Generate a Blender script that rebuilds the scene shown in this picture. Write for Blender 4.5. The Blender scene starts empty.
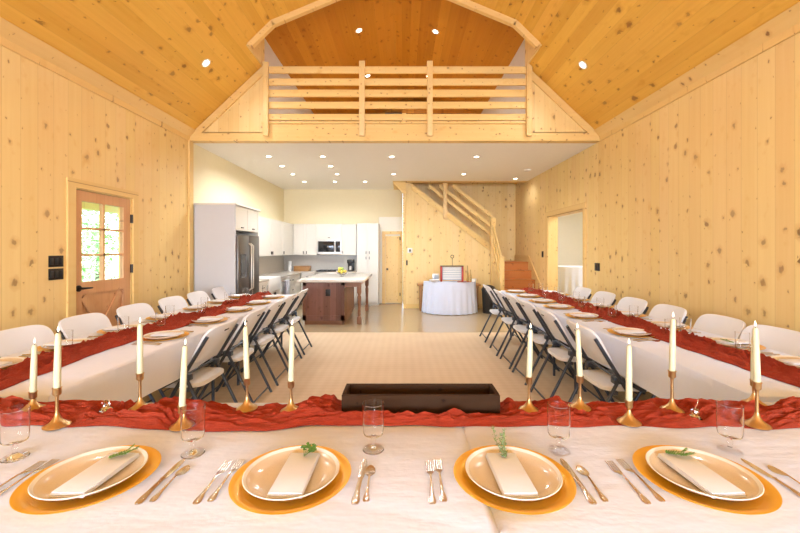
import bpy, bmesh, math, random
from mathutils import Vector, Matrix, noise
R = random.Random(7)
PI = math.pi
col = bpy.context.scene.collection
H = 1.43; F = 385.0; CX = 402.0; CY = 250.0
XL, XR = -3.225, 3.005
MX = -0.11
YL = 5.85            # front plane of the loft
ZC = 3.08            # white ceiling below the loft
ZT = 0.76            # top of the cloths

# ------------------------------------------------------------------ nodes
def new_mat(name):
    m = bpy.data.materials.new(name); m.use_nodes = True
    nt = m.node_tree; nt.nodes.clear()
    out = nt.nodes.new('ShaderNodeOutputMaterial'); b = nt.nodes.new('ShaderNodeBsdfPrincipled')
    nt.links.new(b.outputs[0], out.inputs[0])
    return m, nt, b
def mth(nt, op, a, b=None, c=None):
    n = nt.nodes.new('ShaderNodeMath'); n.operation = op
    for i, v in enumerate((a, b, c)):
        if v is None: continue
        if isinstance(v, (int, float)): n.inputs[i].default_value = v
        else: nt.links.new(v, n.inputs[i])
    return n.outputs[0]
def mixc(nt, f, a, b, mode='MIX'):
    n = nt.nodes.new('ShaderNodeMix'); n.data_type = 'RGBA'; n.blend_type = mode
    for i, v in ((0, f), (6, a), (7, b)):
        if isinstance(v, (int, float)): n.inputs[i].default_value = v
        elif isinstance(v, tuple): n.inputs[i].default_value = (*v, 1)
        else: nt.links.new(v, n.inputs[i])
    return n.outputs[2]
def comb(nt, x, y, z=0.0):
    n = nt.nodes.new('ShaderNodeCombineXYZ')
    for i, v in enumerate((x, y, z)):
        if isinstance(v, (int, float)): n.inputs[i].default_value = v
        else: nt.links.new(v, n.inputs[i])
    return n.outputs[0]
def tex_noise(nt, vec, scale, detail=3, rough=.5):
    n = nt.nodes.new('ShaderNodeTexNoise'); n.inputs['Scale'].default_value = scale
    n.inputs['Detail'].default_value = detail; n.inputs['Roughness'].default_value = rough
    nt.links.new(vec, n.inputs['Vector']); return n
def objc(nt):
    t = nt.nodes.new('ShaderNodeTexCoord'); return t.outputs['Object']
def bump(nt, b, h, strength=.3, dist=.01):
    n = nt.nodes.new('ShaderNodeBump'); n.inputs['Strength'].default_value = strength
    n.inputs['Distance'].default_value = dist
    nt.links.new(h, n.inputs['Height']); nt.links.new(n.outputs[0], b.inputs['Normal'])

def pine(name, ua, va, w, light, dark, us=1.0, knots=1.0, off=0.0, rough=.42, tone=.5, kscale=1.0):
    """tongue and groove pine; ua / va = axis index across and along the boards"""
    m, nt, b = new_mat(name)
    s = nt.nodes.new('ShaderNodeSeparateXYZ'); nt.links.new(objc(nt), s.inputs[0])
    u = mth(nt, 'MULTIPLY_ADD', s.outputs[ua], us, off); v = s.outputs[va]
    q = mth(nt, 'DIVIDE', u, w); fid = mth(nt, 'FLOOR', q); fr = mth(nt, 'FRACT', q)
    wn = nt.nodes.new('ShaderNodeTexWhiteNoise'); wn.noise_dimensions = '1D'; nt.links.new(fid, wn.inputs['W'])
    rnd = wn.outputs['Value']
    # wandering knots: distort grain near knots
    vo = nt.nodes.new('ShaderNodeTexVoronoi'); vo.voronoi_dimensions = '2D'; vo.inputs['Scale'].default_value = 1.0
    kv = comb(nt, mth(nt, 'MULTIPLY', u, 6.8*kscale), mth(nt, 'MULTIPLY_ADD', v, 5.2*kscale, mth(nt, 'MULTIPLY', rnd, 9.0)), 0.37)
    dn = tex_noise(nt, kv, 4.5, 3)
    kv2 = nt.nodes.new('ShaderNodeVectorMath'); kv2.operation = 'MULTIPLY_ADD'
    nt.links.new(dn.outputs['Color'], kv2.inputs[0]); kv2.inputs[1].default_value = (.34, .34, 0); nt.links.new(kv, kv2.inputs[2])
    nt.links.new(kv2.outputs[0], vo.inputs['Vector'])
    cs = nt.nodes.new('ShaderNodeSeparateColor'); nt.links.new(vo.outputs['Color'], cs.inputs[0])
    size = mth(nt, 'MULTIPLY_ADD', mth(nt, 'POWER', cs.outputs[0], 3.0), .17*knots, .026)
    present = mth(nt, 'GREATER_THAN', cs.outputs[1], .12)
    rel = mth(nt, 'DIVIDE', vo.outputs['Distance'], size)
    def ramp(x, a, c):   # 1 below a -> 0 above c
        n = nt.nodes.new('ShaderNodeMapRange'); n.clamp = True
        nt.links.new(x, n.inputs[0]); n.inputs[1].default_value = a; n.inputs[2].default_value = c
        n.inputs[3].default_value = 1; n.inputs[4].default_value = 0; return n.outputs[0]
    core = mth(nt, 'MULTIPLY', ramp(rel, .55, 1.0), present)
    halo = mth(nt, 'MULTIPLY', ramp(rel, .8, 2.1), present)
    # grain
    gv = comb(nt, mth(nt, 'MULTIPLY_ADD', halo, .5, mth(nt, 'MULTIPLY', u, 30.0)), mth(nt, 'MULTIPLY', v, .9), mth(nt, 'MULTIPLY', rnd, 50.0))
    g1 = tex_noise(nt, gv, 1.0, 4, .6)
    g2 = tex_noise(nt, comb(nt, mth(nt, 'MULTIPLY', u, 5.0), mth(nt, 'MULTIPLY', v, .5), rnd), 1.0, 2)
    f = mth(nt, 'ADD', mth(nt, 'MULTIPLY', rnd, tone), mth(nt, 'MULTIPLY_ADD', g1.outputs[0], .9, mth(nt, 'MULTIPLY_ADD', g2.outputs[0], .5, -.55)))
    n = nt.nodes.new('ShaderNodeClamp'); nt.links.new(f, n.inputs[0]); f = n.outputs[0]
    c = mixc(nt, f, light, dark)
    c = mixc(nt, mth(nt, 'MULTIPLY', halo, .42), c, tuple(x*y for x, y in zip(dark, (.75, .5, .35))))
    c = mixc(nt, mth(nt, 'MULTIPLY', core, mth(nt, 'MULTIPLY_ADD', cs.outputs[2], .35, .62)), c, tuple(min(p, .5*q) for p, q in zip((.20, .075, .02), dark)))
    wn2 = nt.nodes.new('ShaderNodeTexWhiteNoise'); wn2.noise_dimensions = '1D'; nt.links.new(mth(nt, 'ADD', fid, 71.3), wn2.inputs['W'])
    c = mixc(nt, mth(nt, 'MULTIPLY', wn2.outputs['Value'], .30), c, (light[0], light[1]*.88, min(1, light[2]*1.15)))
    big = tex_noise(nt, comb(nt, mth(nt, 'MULTIPLY', u, 1.6), mth(nt, 'MULTIPLY', v, .8), rnd), 1.0, 3)
    stn = tex_noise(nt, comb(nt, mth(nt, 'MULTIPLY', u, 9.0), mth(nt, 'MULTIPLY', v, 5.0), mth(nt, 'MULTIPLY', rnd, 30.0)), 1.0, 3)
    st = nt.nodes.new('ShaderNodeMapRange'); st.clamp = True; nt.links.new(stn.outputs[0], st.inputs[0])
    st.inputs[1].default_value = .62; st.inputs[2].default_value = .78; st.inputs[3].default_value = 0; st.inputs[4].default_value = .5
    c = mixc(nt, st.outputs[0], c, tuple(x*y for x, y in zip(dark, (.9, .72, .5))))
    c = mixc(nt, mth(nt, 'MULTIPLY', big.outputs[0], .30), c, tuple(x*y for x, y in zip(light, (1.0, .86, .68))))
    gl = mth(nt, 'GREATER_THAN', mth(nt, 'ABSOLUTE', mth(nt, 'SUBTRACT', fr, .5)), .5 - .0035/w)
    c = mixc(nt, mth(nt, 'MULTIPLY', gl, .13), c, (.32, .15, .04))
    nt.links.new(c, b.inputs['Base Color'])
    b.inputs['Roughness'].default_value = rough
    b.inputs['Specular IOR Level'].default_value = .3
    hh = mth(nt, 'SUBTRACT', mth(nt, 'MULTIPLY', g1.outputs[0], .1), gl)
    bump(nt, b, hh, .12, .003)
    return m
def plain(name, c, rough=.5, metal=0.0, spec=.5, var=.06, scale=12.0, bstr=0.0, bscale=60.0, coat=0.0, trans=0.0):
    m, nt, b = new_mat(name); o = objc(nt)
    n = tex_noise(nt, o, scale, 3)
    nt.links.new(mixc(nt, n.outputs[0], tuple(min(1, x*(1+var)) for x in c), tuple(x*(1-var) for x in c)), b.inputs['Base Color'])
    b.inputs['Roughness'].default_value = rough; b.inputs['Metallic'].default_value = metal
    b.inputs['Specular IOR Level'].default_value = spec; b.inputs['Coat Weight'].default_value = coat
    b.inputs['Transmission Weight'].default_value = trans
    if bstr: bump(nt, b, tex_noise(nt, o, bscale, 3).outputs[0], bstr, .004)
    return m
def emit(name, c, s):
    m, nt, b = new_mat(name); b.inputs['Base Color'].default_value = (*c, 1)
    b.inputs['Emission Color'].default_value = (*c, 1); b.inputs['Emission Strength'].default_value = s
    return m

PL, PD = (.92, .71, .32), (.80, .54, .185)
CLt, CDk = (.90, .55, .10), (.66, .33, .035)
M = {}
M['wallY'] = pine('pine_boards_side_wall', 1, 2, .155, PL, PD)
M['wallX'] = pine('pine_boards_cross_wall', 0, 2, .155, PL, PD, off=3.1)
M['ceil_lo'] = pine('pine_boards_lower_slope', 0, 1, .15, CLt, CDk, us=1.376, kscale=.85, rough=.5, tone=.6, knots=1.1)
M['ceil_up'] = pine('pine_boards_upper_slope', 0, 1, .15, CLt, CDk, us=1.08, kscale=.85, rough=.5, tone=.6, knots=1.1)
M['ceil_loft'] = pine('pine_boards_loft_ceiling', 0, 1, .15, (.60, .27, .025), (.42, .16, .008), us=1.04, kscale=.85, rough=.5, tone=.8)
M['pineX'] = pine('pine_plank_crosswise', 2, 0, .6, (.88, .64, .26), (.76, .49, .14), off=.1, kscale=1.6, knots=.7)
M['pineY'] = pine('pine_plank_lengthwise', 0, 1, .6, (.90, .65, .27), (.78, .50, .15), off=.25, kscale=1.6, knots=.7)
M['pineZ'] = pine('pine_plank_upright', 0, 2, .6, (.88, .65, .29), (.76, .50, .16), off=.1, kscale=1.6, knots=.7)
M['stair'] = pine('stained_pine_step', 2, 0, .6, (.62, .23, .05), (.42, .13, .025), off=.1, kscale=1.2, knots=.7)
M['door'] = pine('fir_door_wood', 1, 2, .11, (.72, .40, .19), (.60, .31, .13), knots=.15, kscale=.6, tone=.25)
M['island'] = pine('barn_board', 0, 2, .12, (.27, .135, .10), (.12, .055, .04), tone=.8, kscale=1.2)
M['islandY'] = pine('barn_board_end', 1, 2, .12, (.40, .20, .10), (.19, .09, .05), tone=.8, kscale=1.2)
M['darkwood'] = pine('dark_stained_wood', 2, 0, .5, (.060, .028, .012), (.018, .009, .005), off=.2, kscale=1.6, knots=.3, rough=.8)
M['darkwood'].node_tree.nodes['Principled BSDF'].inputs['Specular IOR Level'].default_value = .12
M['rustic'] = pine('rustic_table_wood', 2, 0, .5, (.45, .24, .09), (.28, .13, .05), off=.2)
M['cream'] = plain('cream_wall_paint', (.88, .76, .50), .7, var=.02, bstr=.04)
M['offwhite'] = plain('white_ceiling_paint', (.93, .88, .80), .8, var=.02, bstr=.04)
M['whitewall'] = plain('warm_white_wall_paint', (.88, .84, .74), .7, var=.02)
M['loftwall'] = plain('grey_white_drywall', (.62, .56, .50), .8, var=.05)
M['cab'] = plain('white_cabinet_lacquer', (.76, .71, .62), .35, var=.015)
M['cabside'] = plain('grey_white_panel', (.60, .60, .615), .4, var=.015)
M['counter'] = plain('speckled_stone_counter', (.66, .60, .52), .2, var=.2, scale=90)
M['backsplash'] = plain('grey_backsplash', (.62, .58, .52), .35, var=.05)
M['steel'] = plain('slate_stainless_steel', (.15, .135, .12), .35, .6, var=.08, scale=4)
M['steel_l'] = plain('brushed_steel', (.62, .59, .54), .3, .9, var=.05)
M['black'] = plain('black_plastic', (.018, .017, .016), .4, var=.1)
M['blackglass'] = plain('black_glass', (.012, .012, .014), .08, var=.1)
M['iron'] = plain('oil_rubbed_bronze', (.03, .024, .02), .4, .6, var=.1)
M['tube'] = plain('charcoal_steel_tube', (.045, .052, .066), .38, .3, var=.1)
M['plastic'] = plain('white_chair_plastic', (.77, .77, .79), .5, var=.02, bstr=.12, bscale=220)
M['whiteplastic'] = plain('white_plastic', (.85, .84, .8), .4, var=.02)
M['brass'] = plain('antique_brass', (.56, .36, .16), .3, .9, var=.15, scale=25)
M['candle'] = plain('ivory_candle_wax', (.68, .655, .43), .45, var=.03)
M['candle'].node_tree.nodes['Principled BSDF'].inputs['Subsurface Weight'].default_value = .05
M['wick'] = plain('candle_wick', (.05, .04, .03), .8)
M['flame'] = emit('flame_tip', (1, .90, .72), 2.0)
M['silver'] = plain('silver_cutlery', (.66, .58, .48), .22, 1.0, var=.08, scale=60)
M['green'] = plain('herb_leaf', (.10, .24, .035), .5, var=.3, scale=50)
M['greyg'] = plain('thyme_leaf', (.16, .24, .09), .6, var=.3, scale=50)
M['lens'] = emit('light_lens', (1, .88, .66), 22.0)
M['trimwhite'] = plain('white_trim_ring', (.85, .82, .76), .4)
M['redpaint'] = plain('red_painted_wood', (.45, .03, .02), .45)
M['lemon'] = plain('lemon_peel', (.85, .66, .08), .4, bstr=.2)
M['lime'] = plain('green_apple_skin', (.42, .58, .12), .35)
M['bark'] = plain('tree_bark', (.14, .10, .07), .9)
M['leaf'] = plain('tree_foliage', (.42, .62, .28), .7, var=.5, scale=6)
M['grass'] = plain('lawn', (.25, .42, .14), .9, var=.3)
M['insul'] = plain('blue_grey_board', (.35, .40, .45), .6)

def clothmat(name, c, wr=.5):
    m, nt, b = new_mat(name); o = objc(nt)
    n1 = tex_noise(nt, o, 3.2, 5, .55); n2 = tex_noise(nt, o, 300, 2)
    s = nt.nodes.new('ShaderNodeVectorMath'); s.operation = 'MULTIPLY'; nt.links.new(o, s.inputs[0]); s.inputs[1].default_value = (1.2, 3.5, 2)
    n3 = tex_noise(nt, s.outputs[0], 2.0, 4, .6)
    h = mth(nt, 'ADD', mth(nt, 'MULTIPLY', n1.outputs[0], 1.0), mth(nt, 'MULTIPLY_ADD', n2.outputs[0], .012, mth(nt, 'MULTIPLY', n3.outputs[0], .8)))
    bump(nt, b, h, wr, .03)
    nt.links.new(mixc(nt, n1.outputs[0], c, tuple(x*.96 for x in c)), b.inputs['Base Color'])
    b.inputs['Roughness'].default_value = .75; b.inputs['Sheen Weight'].default_value = .15
    b.inputs['Specular IOR Level'].default_value = .25
    return m
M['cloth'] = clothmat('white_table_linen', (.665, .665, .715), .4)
M['cloth2'] = clothmat('cool_white_table_linen', (.72, .78, .95), .35); M['cloth3'] = clothmat('soft_white_table_linen', (.74, .745, .80), .35)  # one white linen; differing daylight tints put into the base colours
M['napkin'] = clothmat('ivory_napkin_linen', (.80, .81, .86), .15)

def gauze(nm, sv):
    m, nt, b = new_mat(nm); o = objc(nt)
    s = nt.nodes.new('ShaderNodeVectorMath'); s.operation = 'MULTIPLY'; nt.links.new(o, s.inputs[0]); s.inputs[1].default_value = sv
    n1 = tex_noise(nt, s.outputs[0], 1.6, 5, .65)
    n2 = tex_noise(nt, o, 420, 2)
    nt.links.new(mixc(nt, n1.outputs[0], (.52, .058, .020), (.22, .015, .007)), b.inputs['Base Color'])
    b.inputs['Roughness'].default_value = .85; b.inputs['Specular IOR Level'].default_value = .15
    b.inputs['Sheen Weight'].default_value = .3; b.inputs['Sheen Tint'].default_value = (1, .35, .2, 1)
    bump(nt, b, mth(nt, 'ADD', n1.outputs[0], mth(nt, 'MULTIPLY', n2.outputs[0], .3)), 1.1, .012)
    return m
M['gauze'] = gauze('rust_red_gauze', (7, 45, 45)); M['gauzeY'] = gauze('rust_red_gauze_lengthwise', (45, 7, 45))

def goldmat():
    m, nt, b = new_mat('gold_charger_lacquer'); o = objc(nt)
    n = tex_noise(nt, o, 9, 3)
    nt.links.new(mixc(nt, n.outputs[0], (.95, .52, .02), (.85, .42, .008)), b.inputs['Base Color'])
    b.inputs['Metallic'].default_value = .35; b.inputs['Roughness'].default_value = .28; b.inputs['Coat Weight'].default_value = .25
    return m
M['gold'] = goldmat()
def platemat():
    m, nt, b = new_mat('speckled_ivory_glaze'); o = objc(nt)
    n = tex_noise(nt, o, 500, 2)
    t = mth(nt, 'GREATER_THAN', n.outputs[0], .66)
    nt.links.new(mixc(nt, t, (.76, .62, .44), (.50, .36, .22)), b.inputs['Base Color'])
    b.inputs['Roughness'].default_value = .18; b.inputs['Coat Weight'].default_value = .3
    return m
M['plate'] = platemat()
M['platerim'] = plain('white_glaze_rim', (.86, .82, .74), .2)

def glass(name, c=(1, 1, 1), rough=0.0, ior=1.45):
    m, nt, b = new_mat(name)
    b.inputs['Base Color'].default_value = (*c, 1); b.inputs['Roughness'].default_value = rough
    b.inputs['Transmission Weight'].default_value = 1; b.inputs['IOR'].default_value = ior
    return m
M['glass'] = glass('clear_drinking_glass', (.99, .99, .99), ior=1.22)
M['pane'] = glass('window_glass', (.98, 1, .99), ior=1.05)
M['crystal'] = glass('cut_crystal', (1, 1, 1), ior=1.5)

def floormat():
    m, nt, b = new_mat('polished_concrete'); o = objc(nt)
    n = tex_noise(nt, o, 1.4, 6, .6); n2 = tex_noise(nt, o, 40, 2)
    c = mixc(nt, n.outputs[0], (.47, .34, .19), (.36, .26, .14))
    nt.links.new(mixc(nt, mth(nt, 'MULTIPLY', n2.outputs[0], .25), c, (.62, .54, .42)), b.inputs['Base Color'])
    nt.links.new(mth(nt, 'MULTIPLY_ADD', n.outputs[0], .12, .12), b.inputs['Roughness'])
    return m
M['floor'] = floormat()
def rugmat():
    m, nt, b = new_mat('tan_woven_weave'); o = objc(nt)
    s = nt.nodes.new('ShaderNodeSeparateXYZ'); nt.links.new(o, s.inputs[0])
    a = mth(nt, 'SINE', mth(nt, 'MULTIPLY', s.outputs[1], 75)); d = mth(nt, 'SINE', mth(nt, 'MULTIPLY', s.outputs[0], 60))
    n = tex_noise(nt, o, 2.0, 4)
    f = mth(nt, 'MULTIPLY_ADD', mth(nt, 'ADD', a, d), .10, n.outputs[0])
    nt.links.new(mixc(nt, f, (.70, .54, .36), (.58, .42, .26)), b.inputs['Base Color'])
    b.inputs['Roughness'].default_value = .8
    return m
M['rug'] = rugmat()

# ------------------------------------------------------------------ mesh builder
class MB:
    def __init__(s): s.bm = bmesh.new()
    def box(s, x0, x1, y0, y1, z0, z1, bev=0.0):
        vs = [s.bm.verts.new((x, y, z)) for x in (x0, x1) for y in (y0, y1) for z in (z0, z1)]
        fs = [s.bm.faces.new([vs[i] for i in f]) for f in ((0,1,3,2),(4,6,7,5),(0,4,5,1),(2,3,7,6),(0,2,6,4),(1,5,7,3))]
        if bev:
            es = list({e for f in fs for e in f.edges})
            bmesh.ops.bevel(s.bm, geom=es, offset=bev, segments=2, affect='EDGES', profile=.5)
        return s
    def bar(s, p, q, w, h, up=(0, 0, 1)):
        p, q = Vector(p), Vector(q); d = (q-p).normalized(); r = d.cross(Vector(up))
        if r.length < 1e-4: r = d.cross(Vector((1, 0, 0)))
        r.normalize(); u = r.cross(d)
        vs = [s.bm.verts.new(c + r*(a*w/2) + u*(b*h/2)) for c in (p, q) for a, b in ((-1,-1),(1,-1),(1,1),(-1,1))]
        for f in ((3,2,1,0),(4,5,6,7),(0,1,5,4),(1,2,6,5),(2,3,7,6),(3,0,4,7)): s.bm.faces.new([vs[i] for i in f])
        return s
    def tube(s, pts, r, seg=10, caps=True):
        pts = [Vector(p) for p in pts]; n = len(pts)
        rs = r if isinstance(r, (list, tuple)) else [r]*n
        rings = []; ref = None
        for i, p in enumerate(pts):
            d = (pts[min(i+1, n-1)] - pts[max(i-1, 0)]).normalized()
            if ref is None:
                ref = d.cross(Vector((0, 0, 1)))
                if ref.length < .1: ref = d.cross(Vector((1, 0, 0)))
            ref = (ref - d*ref.dot(d)).normalized(); v = d.cross(ref)
            rings.append([s.bm.verts.new(p + (ref*math.cos(2*PI*k/seg) + v*math.sin(2*PI*k/seg))*rs[i]) for k in range(seg)])
        for a, b in zip(rings, rings[1:]):
            for k in range(seg): s.bm.faces.new((a[k], a[(k+1) % seg], b[(k+1) % seg], b[k]))
        if caps: s.bm.faces.new(rings[0][::-1]); s.bm.faces.new(rings[-1])
        return s
    def lathe(s, prof, seg=32, c=(0, 0, 0)):
        rings = []
        for r, z in prof:
            if r < 1e-6: rings.append([s.bm.verts.new((c[0], c[1], c[2]+z))])
            else: rings.append([s.bm.verts.new((c[0]+r*math.cos(2*PI*k/seg), c[1]+r*math.sin(2*PI*k/seg), c[2]+z)) for k in range(seg)])
        for a, b in zip(rings, rings[1:]):
            for k in range(seg):
                k2 = (k+1) % seg
                if len(a) == 1 and len(b) == 1: continue
                if len(a) == 1: s.bm.faces.new((a[0], b[k], b[k2]))
                elif len(b) == 1: s.bm.faces.new((a[k], b[0], a[k2]))
                else: s.bm.faces.new((a[k], a[k2], b[k2], b[k]))
        return s
    def prism(s, poly, axis, a, b):
        """poly in the two other axes, extruded along axis from a to b"""
        def P(p, t):
            l = list(p); l.insert(axis, t); return l
        A = [s.bm.verts.new(P(p, a)) for p in poly]; B = [s.bm.verts.new(P(p, b)) for p in poly]
        s.bm.faces.new(A); s.bm.faces.new(B[::-1])
        for i in range(len(poly)):
            j = (i+1) % len(poly); s.bm.faces.new((A[i], B[i], B[j], A[j]))
        return s
    def grid(s, fn, nu, nv, closed_u=False):
        g = [[s.bm.verts.new(fn(i/nu, j/nv)) for j in range(nv+1)] for i in range(nu if closed_u else nu+1)]
        for i in range(nu):
            i2 = (i+1) % len(g)
            for j in range(nv): s.bm.faces.new((g[i][j], g[i2][j], g[i2][j+1], g[i][j+1]))
        return g
    def build(s, name, mat, parent=None, smooth=40, slots=None):
        bmesh.ops.recalc_face_normals(s.bm, faces=s.bm.faces[:])
        me = bpy.data.meshes.new(name); s.bm.to_mesh(me); s.bm.free()
        me.materials.append(mat)
        for m in slots or (): me.materials.append(m)
        if smooth:
            me.polygons.foreach_set('use_smooth', [True]*len(me.polygons))
            me.set_sharp_from_angle(angle=math.radians(smooth))
        o = bpy.data.objects.new(name, me); col.objects.link(o)
        if parent: o.parent = parent
        return o
def tag(o, label, cat, group=None, kind=None):
    o['label'] = label; o['category'] = cat
    if group: o['group'] = group
    if kind: o['kind'] = kind
    return o
def thing(name, label, cat, loc=(0, 0, 0), rz=0, group=None):
    o = bpy.data.objects.new(name, None); col.objects.link(o); o.empty_display_size = .05
    o.location = loc; o.rotation_euler = (0, 0, rz)
    return tag(o, label, cat, group)
def struct(name, mb, mat, parent=None, smooth=40, label=None):
    o = mb.build(name, mat, parent, smooth)
    if not parent: o['kind'] = 'structure'
    if label: o['label'] = label
    return o
def copy_tree(o, parent=None):
    c = o.copy(); col.objects.link(c)
    if parent: c.parent = parent
    for ch in list(o.children): copy_tree(ch, c)
    return c
ORD = ['nearest', 'second', 'third', 'fourth', 'fifth', 'sixth', 'seventh', 'eighth', 'ninth']
def nth(i, n):
    if i == 0: return 'nearest'
    if i == n-1: return 'farthest'
    return ORD[i]

# ------------------------------------------------------------------ room shell
Z0 = 3.17; ZK = 4.545; ZR = 5.24
XKL, XKR = -1.78, 1.56
DL, DR = -2.10, 1.88          # dormer / loft side walls
def zroof(x):                 # lower slope
    return Z0 + .945*(x-XL) if x < MX else Z0 + .945*(XR-x)
YB = -6.0
struct('floor', MB().box(XL-.2, XR+.2, YB-.2, 10.9, -.1, 0), M['floor'])
# left wall: pine until the loft, cream behind
w = MB()
w.box(XL-.15, XL, YB, 3.785, 0, 3.3); w.box(XL-.15, XL, 4.58, 5.87, 0, 3.3); w.box(XL-.15, XL, 3.785, 4.58, 2.036, 3.3)
struct('wall_left', w, M['wallY'])
struct('wall_left.001', MB().box(XL-.15, XL, 5.87, 10.6, 0, 3.3), M['cream'])
w = MB()
DY0, DY1, DZ = 6.36, 7.92, 2.12
w.box(XR, XR+.19, YB, DY0, 0, 3.3); w.box(XR, XR+.19, DY1, 10.6, 0, 3.3); w.box(XR, XR+.19, DY0, DY1, DZ, 3.3)
w.box(XR, XR+.19, 9.0, 10.6, 3.3, 5.2)
struct('wall_right', w, M['wallY'])
# kitchen back wall
struct('wall_back', MB().box(XL-.15, .02, 10.5, 10.65, 0, 3.3), M['cream'])
# stairwell: front pine wall with a raking top, rear wall
YS = 9.45; YSB = 10.2
def xs(px, y): return (px-CX)*y/F
def zs(py, y): return H + (CY-py)*y/F
sx0, sz0 = xs(493, YS), zs(247, YS)     # foot of the raking edge
sx1, sz1 = xs(411, YS), ZC
LXS = 2.225
poly = [(.03, 0), (LXS, 0), (LXS, sz0+.02), (sx1, sz1), (.03, sz1)]
w = MB(); w.prism(poly, 1, YS, YS+.1); w.box(.03, .13, YS+.1, 10.5, 0, ZC)
struct('wall_stairs', w, M['wallX'])
struct('wall_stairs.001', MB().box(.13, XR, YSB, YSB+.1, 0, 4.8), M['wallX'])
# wall behind the camera; its three unseen windows are added for even light
w = MB()
w.box(XL, XR, YB-.15, YB, 0, .5); w.box(XL, XR, YB-.15, YB, 2.6, 5.3)
fill_wins = [(-2.9, -1.25), (-.95, .75), (1.05, 2.7)]
edges = [XL] + [e for a in fill_wins for e in a] + [XR]
for i in range(0, len(edges), 2): w.box(edges[i], edges[i+1], YB-.15, YB, .5, 2.6)
struct('wall_front', w, M['wallX'])
for i, (a, b) in enumerate(fill_wins):
    f = MB()
    f.box(a, b, YB-.1, YB-.04, .5, .56).box(a, b, YB-.1, YB-.04, 2.54, 2.6).box(a, a+.06, YB-.1, YB-.04, .56, 2.54).box(b-.06, b, YB-.1, YB-.04, .56, 2.54).box(a, b, YB-.09, YB-.05, 1.53, 1.57)
    o = struct('window_%d' % (i+2), f, M['whiteplastic'])
    MB().box(a+.05, b-.05, YB-.075, YB-.067, .55, 2.55).build('pane', M['pane'], o)

# ceiling planes of the near room (gambrel) as thick slabs
def slab(x0, z0, x1, z1, y0, y1, t=.05):
    return MB().prism([(x0, z0), (x1, z1), (x1, z1+t), (x0, z0+t)], 1, y0, y1)
YO = 5.23
zd = zroof(DL)
m = slab(XL-.02, Z0-.019, DL, zd, YB-.1, 10.6); m.prism([(DL, zd), (XKL, ZK), (XKL, ZK+.05), (DL, zd+.05)], 1, YB-.1, YO)
struct('ceiling', m, M['ceil_lo'])
m = slab(DR, zroof(DR), XR+.02, Z0-.019, YB-.1, 10.6); m.prism([(XKR, ZK), (DR, zroof(DR)), (DR, zroof(DR)+.05), (XKR, ZK+.05)], 1, YB-.1, YO)
struct('ceiling.001', m, M['ceil_lo'])
m = slab(XKL, ZK, MX, ZR, YB-.1, YO); m.prism([(MX, ZR), (XKR, ZK), (XKR, ZK+.05), (MX, ZR+.05)], 1, YB-.1, YO)
struct('ceiling.002', m, M['ceil_up'])
# loft ceiling
ZLs, ZLr = 4.667, 5.29
m = slab(DL-.05, ZLs-.015, MX, ZLr, YO+.03, 10.6, .06); m.prism([(MX, ZLr), (DR+.05, ZLs-.015), (DR+.05, ZLs+.05), (MX, ZLr+.06)], 1, YO+.03, 10.6)
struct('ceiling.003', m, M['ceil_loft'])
# dormer cheeks in front of the loft plane (pine) and loft side walls (drywall)
for s_, x in (('left', DL), ('right', DR)):
    xa, xb = (x-.05, x+.004) if x < 0 else (x-.004, x+.05)
    struct('wall_dormer_'+s_, MB().box(xa, xb, YO, YL+.02, zroof(x)-.02, ZLs), M['wallY'])
    struct('wall_loft_'+s_, MB().box(xa, xb, YL+.02, 10.5, 3.3, ZLs), M['loftwall'])
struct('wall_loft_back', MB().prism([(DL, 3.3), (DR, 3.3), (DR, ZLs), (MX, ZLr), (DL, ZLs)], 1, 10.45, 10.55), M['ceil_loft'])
wn_ = MB().box(-.46, .3, 10.40, 10.45, 4.78, 5.14).build('window_5', M['steel']); wn_['kind'] = 'structure'
MB().box(-.42, .26, 10.38, 10.40, 4.82, 5.10).build('pane', M['blackglass'], wn_)
# header face over the loft opening
prof = [(DL, zd), (XKL, ZK), (MX, ZR), (XKR, ZK), (DR, zroof(DR))]
top = [(DR, ZLs+.02), (MX, ZLr+.03), (DL, ZLs+.02)]
struct('wall_header', MB().prism(prof + top, 1, YO, YO+.03), M['wallX'])
# trims following the opening
def trim_run(pts, y0, y1, d):
    m = MB()
    for (x0, z0), (x1, z1) in zip(pts, pts[1:]):
        n = Vector((z1-z0, -(x1-x0))).normalized()
        if n.y > 0: n = -n
        m.prism([(x0, z0), (x1, z1), (x1+n.x*d, z1+n.y*d), (x0+n.x*d, z0+n.y*d)], 1, y0, y1)
    return m
struct('trim_1', trim_run(prof, YO-.015, YO+.05, .075), M['pineX'])
# gable wall in front of the loft (triangles) + beam
def tri(sgn):
    if sgn < 0: p = [(XL, Z0-.05), (DL-.0, zd-.03), (DL, 3.10), (XL, 3.10)]
    else: p = [(DR, zroof(DR)-.03), (XR, Z0-.05), (XR, 3.10), (DR, 3.10)]
    return MB().prism(p, 1, YL, YL+.1)
struct('wall_gable_left', tri(-1), M['wallX']); struct('wall_gable_right', tri(1), M['wallX'])
struct('trim_2', trim_run([(XL, Z0-.01), (DL, zd-.01)], YL-.03, YL+.0, .10), M['pineX'])
struct('trim_3', trim_run([(DR, zroof(DR)-.01), (XR, Z0-.01)], YL-.03, YL+.0, .10), M['pineX'])
struct('trim_4', MB().box(XL, XR, YL-.035, YL, 3.08, 3.20), M['pineX'])
struct('trim_5', MB().box(DL, DR, YL-.02, YL+.0, 3.20, 3.34), M['pineX'])
struct('trim_6', MB().box(DL-.02, DR+.02, YL-.05, YL+.16, 3.34, 3.37), M['pineX'])
struct('floor_loft', MB().box(DL, DR, YL, 10.5, 3.22, 3.34), M['pineX'])
struct('wall_loft_edge', MB().box(XL, XR, YL, YL+.1, 3.08, 3.22), M['pineX'])
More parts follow.
